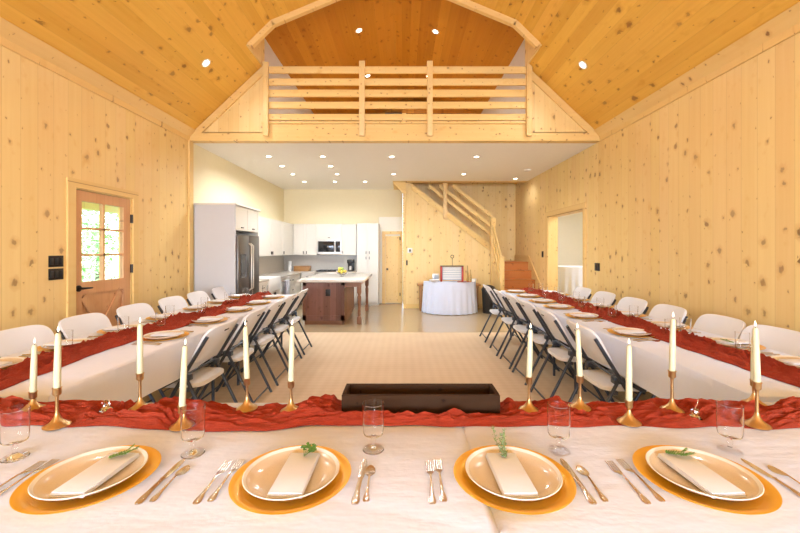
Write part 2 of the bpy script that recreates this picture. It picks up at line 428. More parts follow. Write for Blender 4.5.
# white ceiling under the loft (opening over the stairs)
m = MB(); m.box(XL, XR, YL+.1, 9.2, ZC, ZC+.06); m.box(XL, -.22, 9.2, 10.5, ZC, ZC+.06)
struct('ceiling_white', m, M['offwhite'])
m = MB(); m.box(-.22, xs(411, YS), 9.2, YS+.1, ZC-.005, ZC+.06); m.box(-.22, .1, YS+.1, 10.5, ZC-.005, ZC+.06)
m.box(xs(411, YS), XR, 9.2, YS-.02, ZC-.005, ZC+.06)
m.prism([(-.22, ZC), (.10, ZC), (.10, 2.78), (.05, 2.78)], 1, 9.35, 9.45)
struct('trim_7', m, M['pineX'])
# stairwell lid so that no light leaks
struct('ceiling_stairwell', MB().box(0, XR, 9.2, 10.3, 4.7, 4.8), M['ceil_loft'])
struct('wall_stairwell', MB().box(0, XR, 9.1, 9.2, ZC+.06, 3.22).box(0, .1, 9.2, 10.2, ZC+.06, 4.7), M['wallX'])
# crown mouldings along the long walls
def crown(x, sx):
    m = MB(); m.prism([(x, Z0), (x, 3.075), (x+sx*.018, 3.075), (x+sx*.022, 3.10), (x+sx*.022, 3.19)], 1, YB, YL-.03)
    m.prism([(x+sx*.0, Z0-.005), (x+sx*.09, Z0+.08), (x+sx*.105, Z0+.07), (x+sx*.02, Z0-.035)], 1, YB, YL-.03)
    return m
struct('trim_8', crown(XL, 1), M['pineY']); struct('trim_9', crown(XR, -1), M['pineY'])
struct('baseboard_left', MB().box(XL, XL+.015, YB, 3.69, 0, .12).box(XL, XL+.015, 4.67, 5.87, 0, .12), M['pineY'])
struct('baseboard_right', MB().box(XR-.015, XR, YB, 6.26, 0, .12).box(XR-.015, XR, 8.02, 8.9, 0, .12), M['pineY'])
struct('baseboard_stairs', MB().box(.03, 2.0, YS-.015, YS, 0, .11), M['pineX'])
struct('trim_10', MB().box(.02, .1, YS-.02, YS, .11, ZC), M['pineZ'])
struct('trim_11', MB().box(XL-.0, XL+.03, 5.80, 5.90, 0, 3.08), M['pineZ'])

# closet bump-out with its pine door
y = 10.3
struct('wall_closet', MB().box(-.62, .0, y, 10.5, 0, zs(217, y)), M['whitewall'])
d = MB().box(xs(385.5, y), xs(400, y), y-.035, y, .02, 1.80)
d = struct('door_2', d, M['pineZ'])
cs = MB(); a, b = xs(385.5, y), xs(400, y)
cs.box(a-.09, a-.005, y-.03, y, 0, 1.85).box(b+.003, b+.06, y-.03, y, 0, 1.85).box(a-.09, b+.06, y-.03, y, 1.85, 1.93)
cs.build('door_casing', M['pineZ'], d)
for z in (.25, 1.74): MB().tube([(b, y-.045, z-.04), (b, y-.045, z+.04)], .012, 8).build('hinge', M['iron'], d)
MB().tube([(a+.05, y-.035, .92), (a+.05, y-.08, .92)], [.014, .03], 12).build('door_knob', M['iron'], d)

# front door in the left wall
x = XL
d = MB(); Y0, Y1 = 3.79, 4.575; dt0, dt1 = x-.05, x-.005
pa0, pa1, pz0, pz1 = 3.885, 4.465, 1.105, 1.925
d.box(dt0, dt1, Y0, pa0, 0.01, 2.03).box(dt0, dt1, pa1, Y1, 0.01, 2.03).box(dt0, dt1, pa0, pa1, pz1, 2.03)
d.box(dt0, dt1, pa0, pa1, .98, pz0).box(dt0, dt1, pa0, pa1, 0.01, .22)
ym = (pa0+pa1)/2
d.box(dt0+.005, dt1-.026, pa0, pa1, .22, .98)
d = struct('door_1', d, M['door'])
mu = MB(); mu.box(dt0, dt1, ym-.012, ym+.012, pz0, pz1)
for k in (1, 2):
    z = pz0 + (pz1-pz0)*k/3; mu.box(dt0, dt1, pa0, pa1, z-.011, z+.011)
mu.build('muntin', M['door'], d)
MB().box(x-.032, x-.026, pa0, pa1, pz0, pz1).build('pane', M['pane'], d)
cb = MB(); cb.bar((x-.019, pa0+.03, .25), (x-.019, pa1-.03, .95), .075, .014, (1, 0, 0)); cb.bar((x-.0195, pa0+.03, .95), (x-.0195, pa1-.03, .25), .075, .014, (1, 0, 0))
cb.build('crossbuck', M['door'], d)
hd = MB(); hd.lathe([(0, 0), (.032, 0), (.032, .01), (0, .012)], 20)
hd.bm.transform(Matrix.Translation((x-.005, 3.84, 1.045)) @ Matrix.Rotation(PI/2, 4, 'Y'))
hd.tube([(x, 3.84, 1.045), (x+.045, 3.84, 1.045), (x+.05, 3.86, 1.045), (x+.05, 3.95, 1.043)], [.012, .012, .011, .007], 10)
hd.build('door_handle', M['iron'], d)
for z in (.3, 1.21, 1.80): MB().box(x-.005, x+.012, 4.572, 4.60, z-.05, z+.05).tube([(x+.012, 4.583, z-.05), (x+.012, 4.583, z+.05)], .008, 8).build('hinge', M['iron'], d)
cs = MB(); cs.box(x, x+.022, 3.695, 3.785, 0, 2.045).box(x, x+.022, 4.602, 4.68, 0, 2.045).box(x, x+.022, 3.695, 4.68, 2.045, 2.13)
cs.build('door_casing', M['pineZ'], d)
# opening to the side room
cs = MB(); x = XR
cs.box(x-.022, x, DY0-.09, DY0, 0, DZ).box(x-.022, x, DY1, DY1+.09, 0, DZ).box(x-.022, x, DY0-.09, DY1+.09, DZ, DZ+.09)
cs.box(x-.002, x+.195, DY0, DY0+.015, 0, DZ).box(x-.002, x+.195, DY1-.015, DY1, 0, DZ).box(x-.002, x+.195, DY0, DY1, DZ-.015, DZ)
struct('door_3', cs, M['pineZ'])
sr = MB(); x0, x1 = XR+.19, 5.8
struct('floor_side_room', MB().box(x0, x1, 4.5, 11.0, -.1, 0), M['floor'])
struct('wall_side_room', MB().box(x1, x1+.1, 4.5, 11, 0, 3).box(x0, x1, 10.9, 11, 0, 3).box(x0, x1, 4.4, 4.5, 0, 3), M['whitewall'])
struct('ceiling_side_room', MB().box(x0, x1, 4.5, 11, 3, 3.1), M['offwhite'])

# rug
tag(MB().box(-2.05, 2.05, .9, 6.66, 0.0, .006).build('area_rug', M['rug']), 'large tan woven rug filling the floor between the two long tables', 'rug')

# ------------------------------------------------------------------ loft railing
t = thing('loft_railing', 'pine loft railing of horizontal boards between square posts', 'railing', (MX, YL, 3.37))
T = lambda m: (m.bm.transform(Matrix.Translation((-MX, -YL, -3.37))), m)[1]
posts = [xs(267.5, YL), xs(362.5, YL), xs(429.5, YL), xs(527.5, YL)]
for i, px in enumerate(posts):
    T(MB().box(px-.042, px+.042, YL-.10, YL-.055, 3.14, 4.245 if i in (0, 3) else 4.26, .004)).build('post', M['pineZ'], t)
for za, zb in ((4.095, 4.195), (3.914, 4.013), (3.74, 3.846), (3.563, 3.664), (3.385, 3.48)):
    T(MB().box(posts[0], posts[3], YL-.055, YL-.02, za, zb, .003)).build('rail', M['pineX'], t)

# ------------------------------------------------------------------ stairs
t = thing('staircase', 'stained pine stairs rising to a corner landing by the right wall', 'stairs', (2.6, 9.1, 0))
T = lambda m: (m.bm.transform(Matrix.Translation((-2.6, -9.1, 0))), m)[1]
nz = 6; rise = 1.15/nz; LX0 = 2.17
for k in range(nz):
    z1 = rise*(k+1); yy = 9.1 - .235*(nz-1-k)
    ye = YSB-.002 if k == nz-1 else yy + .25
    m = MB().box(LX0+.06, XR-.026, yy, min(ye, YSB), 0 if k < nz-1 else z1-.19, z1-.028)
    m.box(LX0+.05, XR-.026, yy-.022, min(ye, YSB), z1-.028, z1, .004)
    T(m).build('step', M['stair'], t)
sk = MB().prism([(7.85, 0), (7.85, .32), (9.1, 1.30), (YSB, 1.30), (YSB, 0)], 0, XR-.024, XR-.002)
T(sk).build('skirt_board', M['pineZ'], t)
sd = MB().prism([(7.9, 0), (7.9, .17), (9.08, 1.10), (9.45, 1.12), (9.45, 0)], 0, LX0, LX0+.045)
T(sd).build('stringer', M['pineZ'], t)
# upper flight (behind the pine wall)
uf = MB()
for k in range(9):
    xx = LX0 - .235*k; z1 = 1.15 + rise*(k+1)
    uf.box(xx-.26, xx, YS+.13, YSB-.002, z1-.19, z1)
T(uf).build('upper_flight', M['stair'], t)
t = thing('stair_railing', 'pine stair railing with three sloping boards and square newel posts', 'railing', (2.15, YS, 0))
T = lambda m: (m.bm.transform(Matrix.Translation((-2.15, -YS, 0))), m)[1]
nx = xs(493, 9.32)
T(MB().box(nx-.06, nx+.06, 9.26, 9.37, 0, zs(218, 9.32), .005)).build('newel_post', M['pineZ'], t)
T(MB().box(xs(502, 8.4)-.045, xs(502, 8.4)+.045, 8.36, 8.45, 0, zs(256, 8.4), .005)).build('newel_post', M['pineZ'], t)
T(MB().box(xs(445, YS)-.05, xs(445, YS)+.05, YS-.065, YS-.02, zs(219, YS), 3.07, .004)).build('post', M['pineZ'], t)
sl = (zs(183, YS)-zs(247, YS))/(xs(411, YS)-xs(493, YS))
def rake(px0, py0, h, yv, xend, zmax=None):
    xa, za = xs(px0, YS), zs(py0, YS)
    xb = xend
    m = MB(); m.prism([(xa, za-h), (xa, za), (xb, za + sl*(xb-xa)), (xb, za-h + sl*(xb-xa))], 1, yv, yv+.035); return m
xe = xs(455, YS)
T(rake(493, 247, .16, YS-.03, xs(411, YS))).build('stringer', M['pineX'], t)
for py, xe in ((232, xs(418, YS)), (214.5+9, xs(423, YS)), (213, xs(438, YS))):
    z_at = lambda x_: zs(py, YS) + sl*(x_-xs(491, YS))
    # stop at the ceiling opening
    xe2 = xs(491, YS) + (3.07-zs(py, YS))/sl
    T(rake(491, py, .10, YS+.02, max(xe2, .2))).build('rail', M['pineX'], t)
for k, (ya, yb) in enumerate(((226, 262), (236, 275), (246, 288))):
    a = (nx, 9.3, zs(ya, 9.3)); b = (xs(502, 8.42), 8.42, zs(yb, 8.42))
    T(MB().bar(a, b, .035, .085)).build('rail', M['pineY'], t)

# ------------------------------------------------------------------ wall plates
def plate_yz(name, x, sx, y, z, wy, wz, label, mat=M['iron'], toggles=1):
    t = thing(name, label, 'switch', (x, y, z))
    MB().box(min(0, sx*.008), max(0, sx*.008), -wy/2, wy/2, -wz/2, wz/2, .002).build('cover_plate', mat, t)
    for k in range(toggles):
        c = (k-(toggles-1)/2)*wy/toggles
        MB().box(min(sx*.007, sx*.014), max(sx*.007, sx*.014), c-.015, c+.015, -wz*.3, wz*.3, .002).build('rocker', M['black'], t)
plate_yz('light_switch', XL, 1, 3.585, 1.325, .15, .105, 'upper black three-gang switch plate beside the front door', toggles=3)
plate_yz('light_switch', XL, 1, 3.585, 1.205, .15, .105, 'lower black three-gang switch plate beside the front door', toggles=3)
plate_yz('light_switch', XR, -1, 5.92, 1.17, .15, .12, 'black switch plate on the right wall, camera side of the opening', toggles=2)
plate_yz('light_switch', XR, -1, 8.22, 1.34, .09, .13, 'black switch plate between the stairs and the wall opening')
def plate_xz(name, label, cat, px, py, y, w, h, mat, inner):
    t = thing(name, label, cat, (xs(px, y), y, zs(py, y)))
    MB().box(-w/2, w/2, -.012, 0, -h/2, h/2, .002).build('cover_plate', mat, t)
    MB().box(-w/5, w/5, -.018, -.011, -h/4, h/4, .002).build('button', inner, t)
plate_xz('light_switch', 'small black switch plate on the pine wall under the thermostat', 'switch', 406, 262.8, YS, .08, .12, M['iron'], M['black'])
plate_xz('thermostat', 'small white square thermostat on the pine wall', 'thermostat', 410, 250.5, YS, .12, .12, M['whiteplastic'], M['black'])

# ------------------------------------------------------------------ lights
def lamp(name, kind, loc, power, color, rot=(0, 0, 0), size=.12, **k):
    l = bpy.data.lights.new(name, kind); l.energy = power; l.color = color
    if kind == 'AREA':
        l.shape = k.get('shape', 'DISK'); l.size = size
        if 'size_y' in k: l.size_y = k['size_y']
    elif kind == 'SPOT': l.spot_size = k.get('spot', 2.4); l.spot_blend = .7; l.shadow_soft_size = size
    else: l.shadow_soft_size = size
    o = bpy.data.objects.new(name, l); col.objects.link(o); o.location = loc; o.rotation_euler = rot; return o
WARM = (.93, 1, 1.10)
can0 = thing('ceiling_light', 'x', 'ceiling light')
MB().lathe([(.038, 0), (.062, 0), (.065, -.004), (.060, -.009), (.042, -.006), (.038, 0)], 28).build('trim_ring', M['trimwhite'], can0)
MB().lathe([(0, -.003), (.040, -.003), (.040, .0), (0, .0)], 24).build('lens', M['lens'], can0)
first = True
def can(p, rot, label, group, power, spot=2.85, color=WARM):
    global first
    o = can0 if first else copy_tree(can0)
    first = False
    o.location = p; o.rotation_euler = rot; o['label'] = label; o['group'] = group
    d = Vector((0, 0, -1)); d.rotate(o.rotation_euler)
    lamp('can_light', 'SPOT', Vector(p)+d*.03, power, color, rot, .06, spot=spot)
PC = 36
white = [(268.8,156.4),(322.7,156.4),(391.5,156.7),(476.5,156.7),(282,166),(330.7,166),(292.8,174),(337,174),(393.7,174),(463.7,174),(515.5,178.7),(304.3,181.7),(334.8,181.7),(365,181.7)]
wl = ['in the row nearest the loft beam, leftmost', 'in the row nearest the loft beam, second from left', 'in the row nearest the loft beam, third from left', 'in the row nearest the loft beam, rightmost',
      'second row from the loft beam, left one', 'second row from the loft beam, right one', 'above the refrigerator aisle, left of the third row', 'third row, middle left over the island', 'in front of the pine corner post', 'before the stair rail top',
      'by the right wall above the stairs', 'last row over the kitchen counter, left', 'last row over the kitchen counter, middle', 'last row over the kitchen counter, right']
for (px, py), l in zip(white, wl):
    y = (ZC-H)*F/(CY-py)
    can((xs(px, y), y, ZC), (0, 0, 0), 'round white ceiling can, ' + l, 'recessed lights in the white ceiling', 60 if py < 170 else (13 if px > 380 else 21))
ang = math.atan(.945)
for sx in (-1, 1):
    for k, y in enumerate((4.95, 2.9, -1.6, -4.2)):
        x = xs(206, 4.95) if sx < 0 else xs(583, 4.95)
        can((x, y, zroof(x)-.001), (0, -ang*sx*-1 if False else (ang*(-1) if sx < 0 else ang), 0),
            'round recessed light on the %s slope of the pine ceiling%s' % ('left' if sx < 0 else 'right', ('', ', midway to the camera', ' just behind the camera', ' far behind the camera')[k]), 'recessed lights in the sloping pine ceiling', 26)
s3 = (ZLr-ZLs)/(MX-DL); a3 = math.atan(s3)
for sx, px in ((-1, 359), (1, 436)):
    for y, l in ((6.43, 'near'), (8.1, 'far')):
        x = -.72 if sx < 0 else .56
        z = ZLr - s3*abs(x-MX)
        can((x, y, z-.001), (0, -a3 if sx < 0 else a3, 0), '%s %s recessed light in the brown loft ceiling' % (l, 'left' if sx < 0 else 'right'), 'recessed lights in the loft ceiling', 60)
# smoke detector
y = 7.9; o = MB().lathe([(0, -.035), (.05, -.033), (.065, -.02), (.068, 0), (0, 0)], 24).build('smoke_detector', M['trimwhite'])
o.location = (xs(527.5, y)-.0, y, ZC); tag(o, 'small white smoke detector on the white ceiling near the right wall', 'smoke detector')
# area lights added at the unseen windows; another area light in the side room
for a, b in fill_wins:
    lamp('window_daylight', 'AREA', ((a+b)/2, YB+.03, 1.55), 190, (.78, .97, 1.34), (PI/2, 0, 0), b-a, shape='RECTANGLE', size_y=2.05)
lamp('side_room_lamp', 'AREA', (4.4, 7.4, 2.95), 95, (1, .97, .9), (0, 0, 0), .8)

# ------------------------------------------------------------------ tables and cloths
def folding_table(x0, x1, y0, y1, label):
    cx, cy = (x0+x1)/2, (y0+y1)/2; hx, hy = (x1-x0)/2-.015, (y1-y0)/2-.015
    t = thing('folding_table', label, 'table', (cx, cy, 0), group='folding tables under the white cloths')
    MB().box(-hx, hx, -hy, hy, ZT-.055, ZT-.008, .008).build('tabletop', M['whiteplastic'], t)
    lng = hx > hy
    for s1 in (-1, 1):
        for s2 in (-1, 1):
            p = (s1*(hx-.25), s2*(hy-.08)) if lng else (s1*(hx-.08), s2*(hy-.25))
            MB().tube([(p[0], p[1], 0), (p[0], p[1], ZT-.055)], .014, 10).build('leg', M['tube'], t)
def cloth(x0, x1, y0, y1, drop, label, mat, seed, n=220, top_z=ZT, sides='NSEW'):
    rr = .012
    def P(u):       # perimeter point and outward normal, rounded rectangle
        w, h = x1-x0, y1-y0; s = u % 1 * 2*(w+h)
        if s < w: return Vector((x0+s, y0, 0)), Vector((0, -1, 0))
        s -= w
        if s < h: return Vector((x1, y0+s, 0)), Vector((1, 0, 0))
        s -= h
        if s < w: return Vector((x1-s, y1, 0)), Vector((0, 1, 0))
        s -= w
        return Vector((x0, y1-s, 0)), Vector((-1, 0, 0))
    m = MB(); nv = 9; rings = []
    for i in range(n):
        u = i/n; p, nn = P(u); l = []
        for j in range(nv+1):
            v = j/nv
            ripple = (noise.noise(Vector((p.x*2.2+seed, p.y*2.2, 0)))*.5+.35)*.035*v + .010*v
            z = top_z - drop*v*(1+.05*noise.noise(Vector((p.x*1.3, p.y*1.3, seed))))
            off = ripple if j else 0
            if j == 0: q = p - nn*rr
            elif j == 1: q = p + nn*.0; z = top_z - .008
            else: q = p + nn*off
            l.append(m.bm.verts.new((q.x, q.y, z)))
        rings.append(l)
    for i in range(n):
        a, b = rings[i], rings[(i+1) % n]
        for j in range(nv): m.bm.faces.new((a[j], a[j+1], b[j+1], b[j]))
    m.bm.faces.new([r[0] for r in rings])
    o = m.build('tablecloth', mat, None, 50); return tag(o, label, 'tablecloth')
FY0, FY1 = .900, 1.70
folding_table(-2.21, .22, FY0, FY1, 'folding table under the left cloth of the front table')
folding_table(.24, 2.67, FY0, FY1, 'folding table under the right cloth of the front table')
cloth(-2.21, .235, FY0, FY1, .30, 'white tablecloth on the left half of the front table', M['cloth'], 1)
cloth(.232, 2.67, FY0-.003, FY1+.003, .30, 'white tablecloth on the right half of the front table, overlapping at the middle', M['cloth'], 5, top_z=ZT+.0015)
LX0_, LX1_ = -2.52, -1.63; RX0, RX1 = 1.63, 2.50
folding_table(LX0_, LX1_, 1.79, 3.78, 'near folding table of the left row'); folding_table(LX0_, LX1_, 3.79, 5.78, 'far folding table of the left row')
folding_table(RX0, RX1, 1.79, 4.09, 'near folding table of the right row'); folding_table(RX0, RX1, 4.10, 6.38, 'far folding table of the right row')
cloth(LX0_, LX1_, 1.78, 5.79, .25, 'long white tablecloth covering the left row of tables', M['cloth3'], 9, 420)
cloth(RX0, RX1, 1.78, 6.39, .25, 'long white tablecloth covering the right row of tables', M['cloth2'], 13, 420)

# ------------------------------------------------------------------ runners
sticks = [  # px, py of the base, holder height, candle length, tilt, label
 (33, 411, .075, .205), (57, 427.5, .145, .215), (140, 410.5, .150, .215), (182, 428, .078, .235), (247, 410, .128, .225), (291, 412.5, .125, .235),
 (529, 412, .140, .205), (580, 409.5, .135, .205), (629, 424, .085, .222), (672, 412, .165, .225), (754, 405.5, .105, .195), (757, 427, .165, .215)]
def on_table(px, py, dz=0): 
    y = (H-ZT-dz)*F/(py-CY); return (xs(px, y), y)
SP = [on_table(a, b) for a, b, *_ in sticks]
def runner(fn_c, fn_w, along, a0, a1, label, seed, flat=(), amp=.03, n=520, lift=None):
    """ruched cloth strip: along=0 runs on X, along=1 on Y"""
    m = MB(); nv = 44
    def P(u, v):
        s = a0+(a1-a0)*u; t = v*2-1
        edge = (1 + .22*noise.noise(Vector((s*5.5, seed+ (3 if t > 0 else 0), 1.7))))
        c = fn_c(s) + fn_w(s)*.5*t*edge + .012*noise.noise(Vector((s*4, t*1.2, seed)))
        w1 = noise.noise(Vector((s*2.6, t*3.2 + .9*math.sin(s*3.1+seed), seed)))
        w2 = noise.noise(Vector((s*6.5+1.5*t, t*7.5, seed+4)))
        w3 = noise.noise(Vector((s*14, t*13, seed+9)))
        w4 = noise.noise(Vector((s*3.5+.8*math.sin(t*3), t*11 + 1.2*math.sin(s*5+seed), seed+6)))
        h = max(0, 1-abs(w1)*2.6)*.42 + max(0, 1-abs(w2)*3.2)*.40 + max(0, 1-abs(w4)*3.0)*.42 + w3*.14
        h = max(0.0, h)*amp*(1-t**6)*(.85+.6*noise.noise(Vector((s*2.7, 0, seed+2))))
        p = (s, c) if along == 0 else (c, s)
        k = 1.0
        for (fx, fy, fr) in flat:
            dd = math.hypot(p[0]-fx, p[1]-fy)
            if dd < fr: k = min(k, .06)
            elif dd < fr+.03: k = min(k, .06+.94*(dd-fr)/.03)
        z = ZT + .003 + h*k
        if lift: z += lift(p)*k
        return (p[0], p[1], z)
    m.grid(P, n, nv)
    o = m.build('table_runner', M['gauze'] if along == 0 else M['gauzeY'], None, 80)
    md = o.modifiers.new('thick', 'SOLIDIFY'); md.thickness = .0012; md.offset = 0
    return tag(o, label, 'table runner')
BX0, BX1, BY0, BY1 = -.245, .398, 1.56, 1.70
flat = [(x, y, .05) for x, y in SP]
CRY = [on_table(106, 413), on_table(695, 421)]
flat += [(x, y, .022) for x, y in CRY]
def lift_front(p):
    # a bunched knot of cloth right of the third stick, another left of the box, and under the box it lies flat
    v = .030*math.exp(-((p[0]+.80)/.06)**2-((p[1]-1.52)/.06)**2) + .022*math.exp(-((p[0]+.40)/.08)**2-((p[1]-1.56)/.06)**2)
    return v
def fc(s): return 1.565 + .03*noise.noise(Vector((s*1.6, 0, 2))) + (-.045*math.exp(-((s+.78)/.22)**2)) + (-.02*math.exp(-((s+.5)/.1)**2)) 
def fw(s): return .225 + .05*noise.noise(Vector((s*1.9, 4, 2))) 
def kbox(s):  # flat stretch under the wooden box
    return 1.0
boxflat = [(bx, by, .05) for bx in [BX0+.03+.045*i for i in range(14)] for by in (1.585, 1.63, 1.68)]
runner(fc, fw, 0, -1.95, 2.45, 'rust red gauze runner ruched along the front table', 3, flat + boxflat, .046, 1100, lift_front)
runner(lambda s: -2.03+.04*math.sin(s*1.7)+.03*noise.noise(Vector((s, 0, 3))), lambda s: .24+.06*noise.noise(Vector((s*1.4, 1, 3))), 1, 1.80, 5.72,
       'rust red gauze runner along the left row of tables', 11, (), .07, 700)
runner(lambda s: 2.06+.04*math.sin(s*1.4+1)+.03*noise.noise(Vector((s, 0, 8))), lambda s: .24+.06*noise.noise(Vector((s*1.4, 1, 5))), 1, 1.80, 6.30,
       'rust red gauze runner along the right row of tables', 17, (), .07, 700)

# ------------------------------------------------------------------ wooden trough box on the front table
t = thing('wooden_box', 'long dark stained open wooden trough box on the red runner', 'wooden box', ((BX0+BX1)/2, (BY0+BY1)/2, ZT+.007))
w2, d2, hb, th = (BX1-BX0)/2, (BY1-BY0)/2, .074, .016
MB().box(-w2+th, w2-th, -d2+th, d2-th, 0, .014).build('bottom', M['darkwood'], t)
MB().box(-w2, w2, -d2, -d2+th, 0, hb, .0015).build('side_board', M['darkwood'], t)
MB().box(-w2, w2, d2-th, d2, 0, hb, .0015).build('side_board', M['darkwood'], t)
for s in (-1, 1): MB().box(min(s*w2, s*(w2-th)), max(s*w2, s*(w2-th)), -d2+th, d2-th, 0, hb+.001, .0015).build('end_board', M['darkwood'], t)

# ------------------------------------------------------------------ candlesticks + candles
def stick_profile(h):
    p = [(0, .002), (.040, 0), (.043, .003), (.041, .006), (.030, .012), (.018, .022), (.010, .036), (.0065, .050)]
    if h > .11: p += [(.0055, .5*h), (.0055, .74*h), (.0065, .80*h)]
    p += [(.0075, h-.030), (.0125, h-.026), (.0135, h-.022), (.0135, h-.004), (.016, h), (.0125, h+.001), (.0125, h-.010), (0, h-.010)]
    return p
slabels = ['leftmost of the candlesticks, behind the first goblet', 'left foreground, flared base, second from left', 'beside the crystal holder left of centre, third from left',
 'behind the second goblet, fourth from left', 'fifth from left, standing at the back of the runner', 'sixth from left, just left of the wooden box',
 'first one right of the wooden box', 'second one right of the wooden box', 'third one right of the box, at the front edge', 'fourth right of the box, beside the crystal holder',
 'rightmost pair, rear one mostly hidden', 'rightmost pair, front one by the goblet']
ctilt = [(.03, 0), (0.02, 0), (0, 0), (.05, 0), (-.03, 0), (.02, 0), (.03, 0), (-.05, 0), (0, 0), (.02, 0), (0, 0), (-.03, 0)]
for i, (px, py, h, cl) in enumerate(sticks):
    x, y = SP[i]; zb = ZT+.0055
    tall = h > .11
    t = thing('candlestick', '%s brass candlestick, %s' % ('tall' if tall else 'short', slabels[i]), 'candlestick', (x, y, zb), group='brass candlesticks on the front table')
    pf = stick_profile(h)
    MB().lathe(pf[:8], 36).build('base', M['brass'], t)
    k = len(pf)-8
    MB().lathe(pf[7:k+1], 20).build('stem', M['brass'], t)
    MB().lathe(pf[k:], 24).build('cup', M['brass'], t)
    c = thing('taper_candle', 'ivory taper candle in the candlestick, %s' % slabels[i].replace('leftmost of the candlesticks', 'leftmost candle'), 'candle', (x, y, zb+h-.0095), group='ivory taper candles')
    c.rotation_euler = (0, ctilt[i][0], 0)
    if False: pass
    r0 = .0118
    MB().lathe([(0, 0), (r0-.001, 0), (r0-.001, .012), (r0, .014), (.0112, cl*.5), (.0095, cl*.88), (.0088, cl-.006), (.006, cl), (0, cl-.001)], 20).build('candle_body', M['candle'], c)
    MB().tube([(0, 0, cl-.002), (0, 0, cl+.008)], .0012, 6).build('wick', M['wick'], c)
    MB().lathe([(0, cl+.004), (.003, cl+.009), (.0036, cl+.014), (.0022, cl+.021), (0, cl+.029)], 12).build('flame', M['flame'], c)

# crystal card holders on the runners
def crystal(p, label, wire=True, s=1.0):
    t = thing('card_holder', label, 'card holder', p, group='crystal card holders')
    m = MB(); bmesh.ops.create_icosphere(m.bm, subdivisions=1, radius=.014*s, matrix=Matrix.Translation((0, 0, .028*s)))
    m.build('knob', M['crystal'], t, smooth=0)
    MB().lathe([(0, 0), (.020*s, 0), (.022*s, .006*s), (.016*s, .013*s), (.008*s, .016*s), (0, .0165*s)], 8).build('base', M['crystal'], t, smooth=0)
    if wire: MB().tube([(0, 0, .038*s), (.012, .004, .058), (.022, .01, .078)], .0009, 6).build('wire', M['silver'], t)
    return t
crystal((CRY[0][0], CRY[0][1], ZT+.0065), 'small cut crystal holder on the red runner left of the third candlestick', False, 1.15)
crystal((CRY[1][0], CRY[1][1], ZT+.0065), 'small cut crystal holder with slanting wire on the right of the front runner', True, 1.1)

# ------------------------------------------------------------------ place setting pieces
RCH = .170
protos = {}
def proto(key, mk):
    if key not in protos: protos[key] = mk(); return protos[key]
    return copy_tree(protos[key])
def mk_charger():
    o = MB().lathe([(0, 0), (.10, 0), (.132, .004), (RCH-.002, .0145), (RCH, .0165), (RCH-.003, .0175), (.137, .0075), (.132, .0045), (0, .0045)], 72).build('charger_plate', M['gold'])
    return o
def mk_plate():
    m = MB().lathe([(.965*a, b) for a, b in [(0, .001), (.075, .001), (.08, 0), (.088, 0), (.092, .002), (.118, .010), (.136, .020), (.1405, .0245), (.139, .0260), (.1365, .0252), (.130, .0200), (.112, .0135), (.09, .0085), (0, .0078)]], 64)
    o = m.build('dinner_plate', M['plate'], slots=[M['platerim']])
    for p in o.data.polygons:
        c = p.center
        if math.hypot(c.x, c.y) > .1265: p.material_index = 1
    return o
def mk_napkin():
    m = MB()
    for k, (dx, dl) in enumerate(((0, 0), (.0015, .002), (.003, .004))):
        m.box(-.047+dx, .047-dx*.5, -.103+dl, .103-dl*.3, .0042*k, .0042*k+.0036, .0015)
    return m.build('folded_napkin', M['napkin'])
def mk_goblet():
    p = [(0, .0005), (.034, 0), (.0355, .002), (.034, .0045), (.016, .008), (.0075, .014), (.0055, .022), (.0085, .029), (.0085, .034), (.005, .040), (.0075, .047), (.024, .051), (.0325, .055), (.0348, .063), (.0358, .100), (.0365, .157),
         (.0352, .1575), (.0344, .100), (.0333, .065), (.031, .0585), (.022, .0555), (0, .0545)]
    return MB().lathe(p, 32).build('water_goblet', M['glass'])
def ribbon(m, pts, th):     # pts (y, halfwidth, z) -> thin solid following a profile
    top, bot = [], []
    for y, hw, z in pts:
        top.append([m.bm.verts.new((a*hw, y, z+th*(1-.5*abs(a)))) for a in (-1, -.5, 0, .5, 1)])
        bot.append([m.bm.verts.new((a*hw, y, z)) for a in (-1, -.5, 0, .5, 1)])
    for A, B in zip(top, top[1:]):
        for i in range(4): m.bm.faces.new((A[i], A[i+1], B[i+1], B[i]))
    for A, B in zip(bot, bot[1:]):
        for i in range(4): m.bm.faces.new((A[i+1], A[i], B[i], B[i+1]))
    for i in (0, 4):
        for k in range(len(pts)-1): m.bm.faces.new((top[k][i], top[k+1][i], bot[k+1][i], bot[k][i]))
    for k in (0, -1): m.bm.faces.new(top[k] + bot[k][::-1])
HAND = [(-.1, .004, .001), (-.097, .0085, .001), (-.088, .0105, .001), (-.075, .0085, .002), (-.06, .0055, .003), (-.03, .004, .005), (.0, .0032, .007), (.02, .003, .008)]
def mk_fork():
    t = bpy.data.objects.new('dinner_fork', None); col.objects.link(t)
    m = MB(); ribbon(m, HAND, .003); m.build('handle', M['silver'], t)
    m = MB(); ribbon(m, [(.02, .003, .008), (.032, .007, .006), (.042, .0115, .0035), (.052, .0122, .002)], .0018)
    for a in (-.0105, -.0035, .0035, .0105): m.bar((a, .05, .003), (a*.95, .100, .006), .0024, .0018)
    m.build('tines', M['silver'], t); return t
def mk_spoon():
    t = bpy.data.objects.new('teaspoon', None); col.objects.link(t)
    m = MB(); ribbon(m, [(a*.9, b*.9, c) for a, b, c in HAND], .003); m.build('handle', M['silver'], t)
    m = MB(); ribbon(m, [(.015, .003, .0075), (.024, .008, .005), (.036, .0145, .0025), (.05, .0165, .0015), (.064, .0145, .002), (.073, .009, .0035), (.078, .003, .0045)], .0015)
    m.build('bowl', M['silver'], t); return t
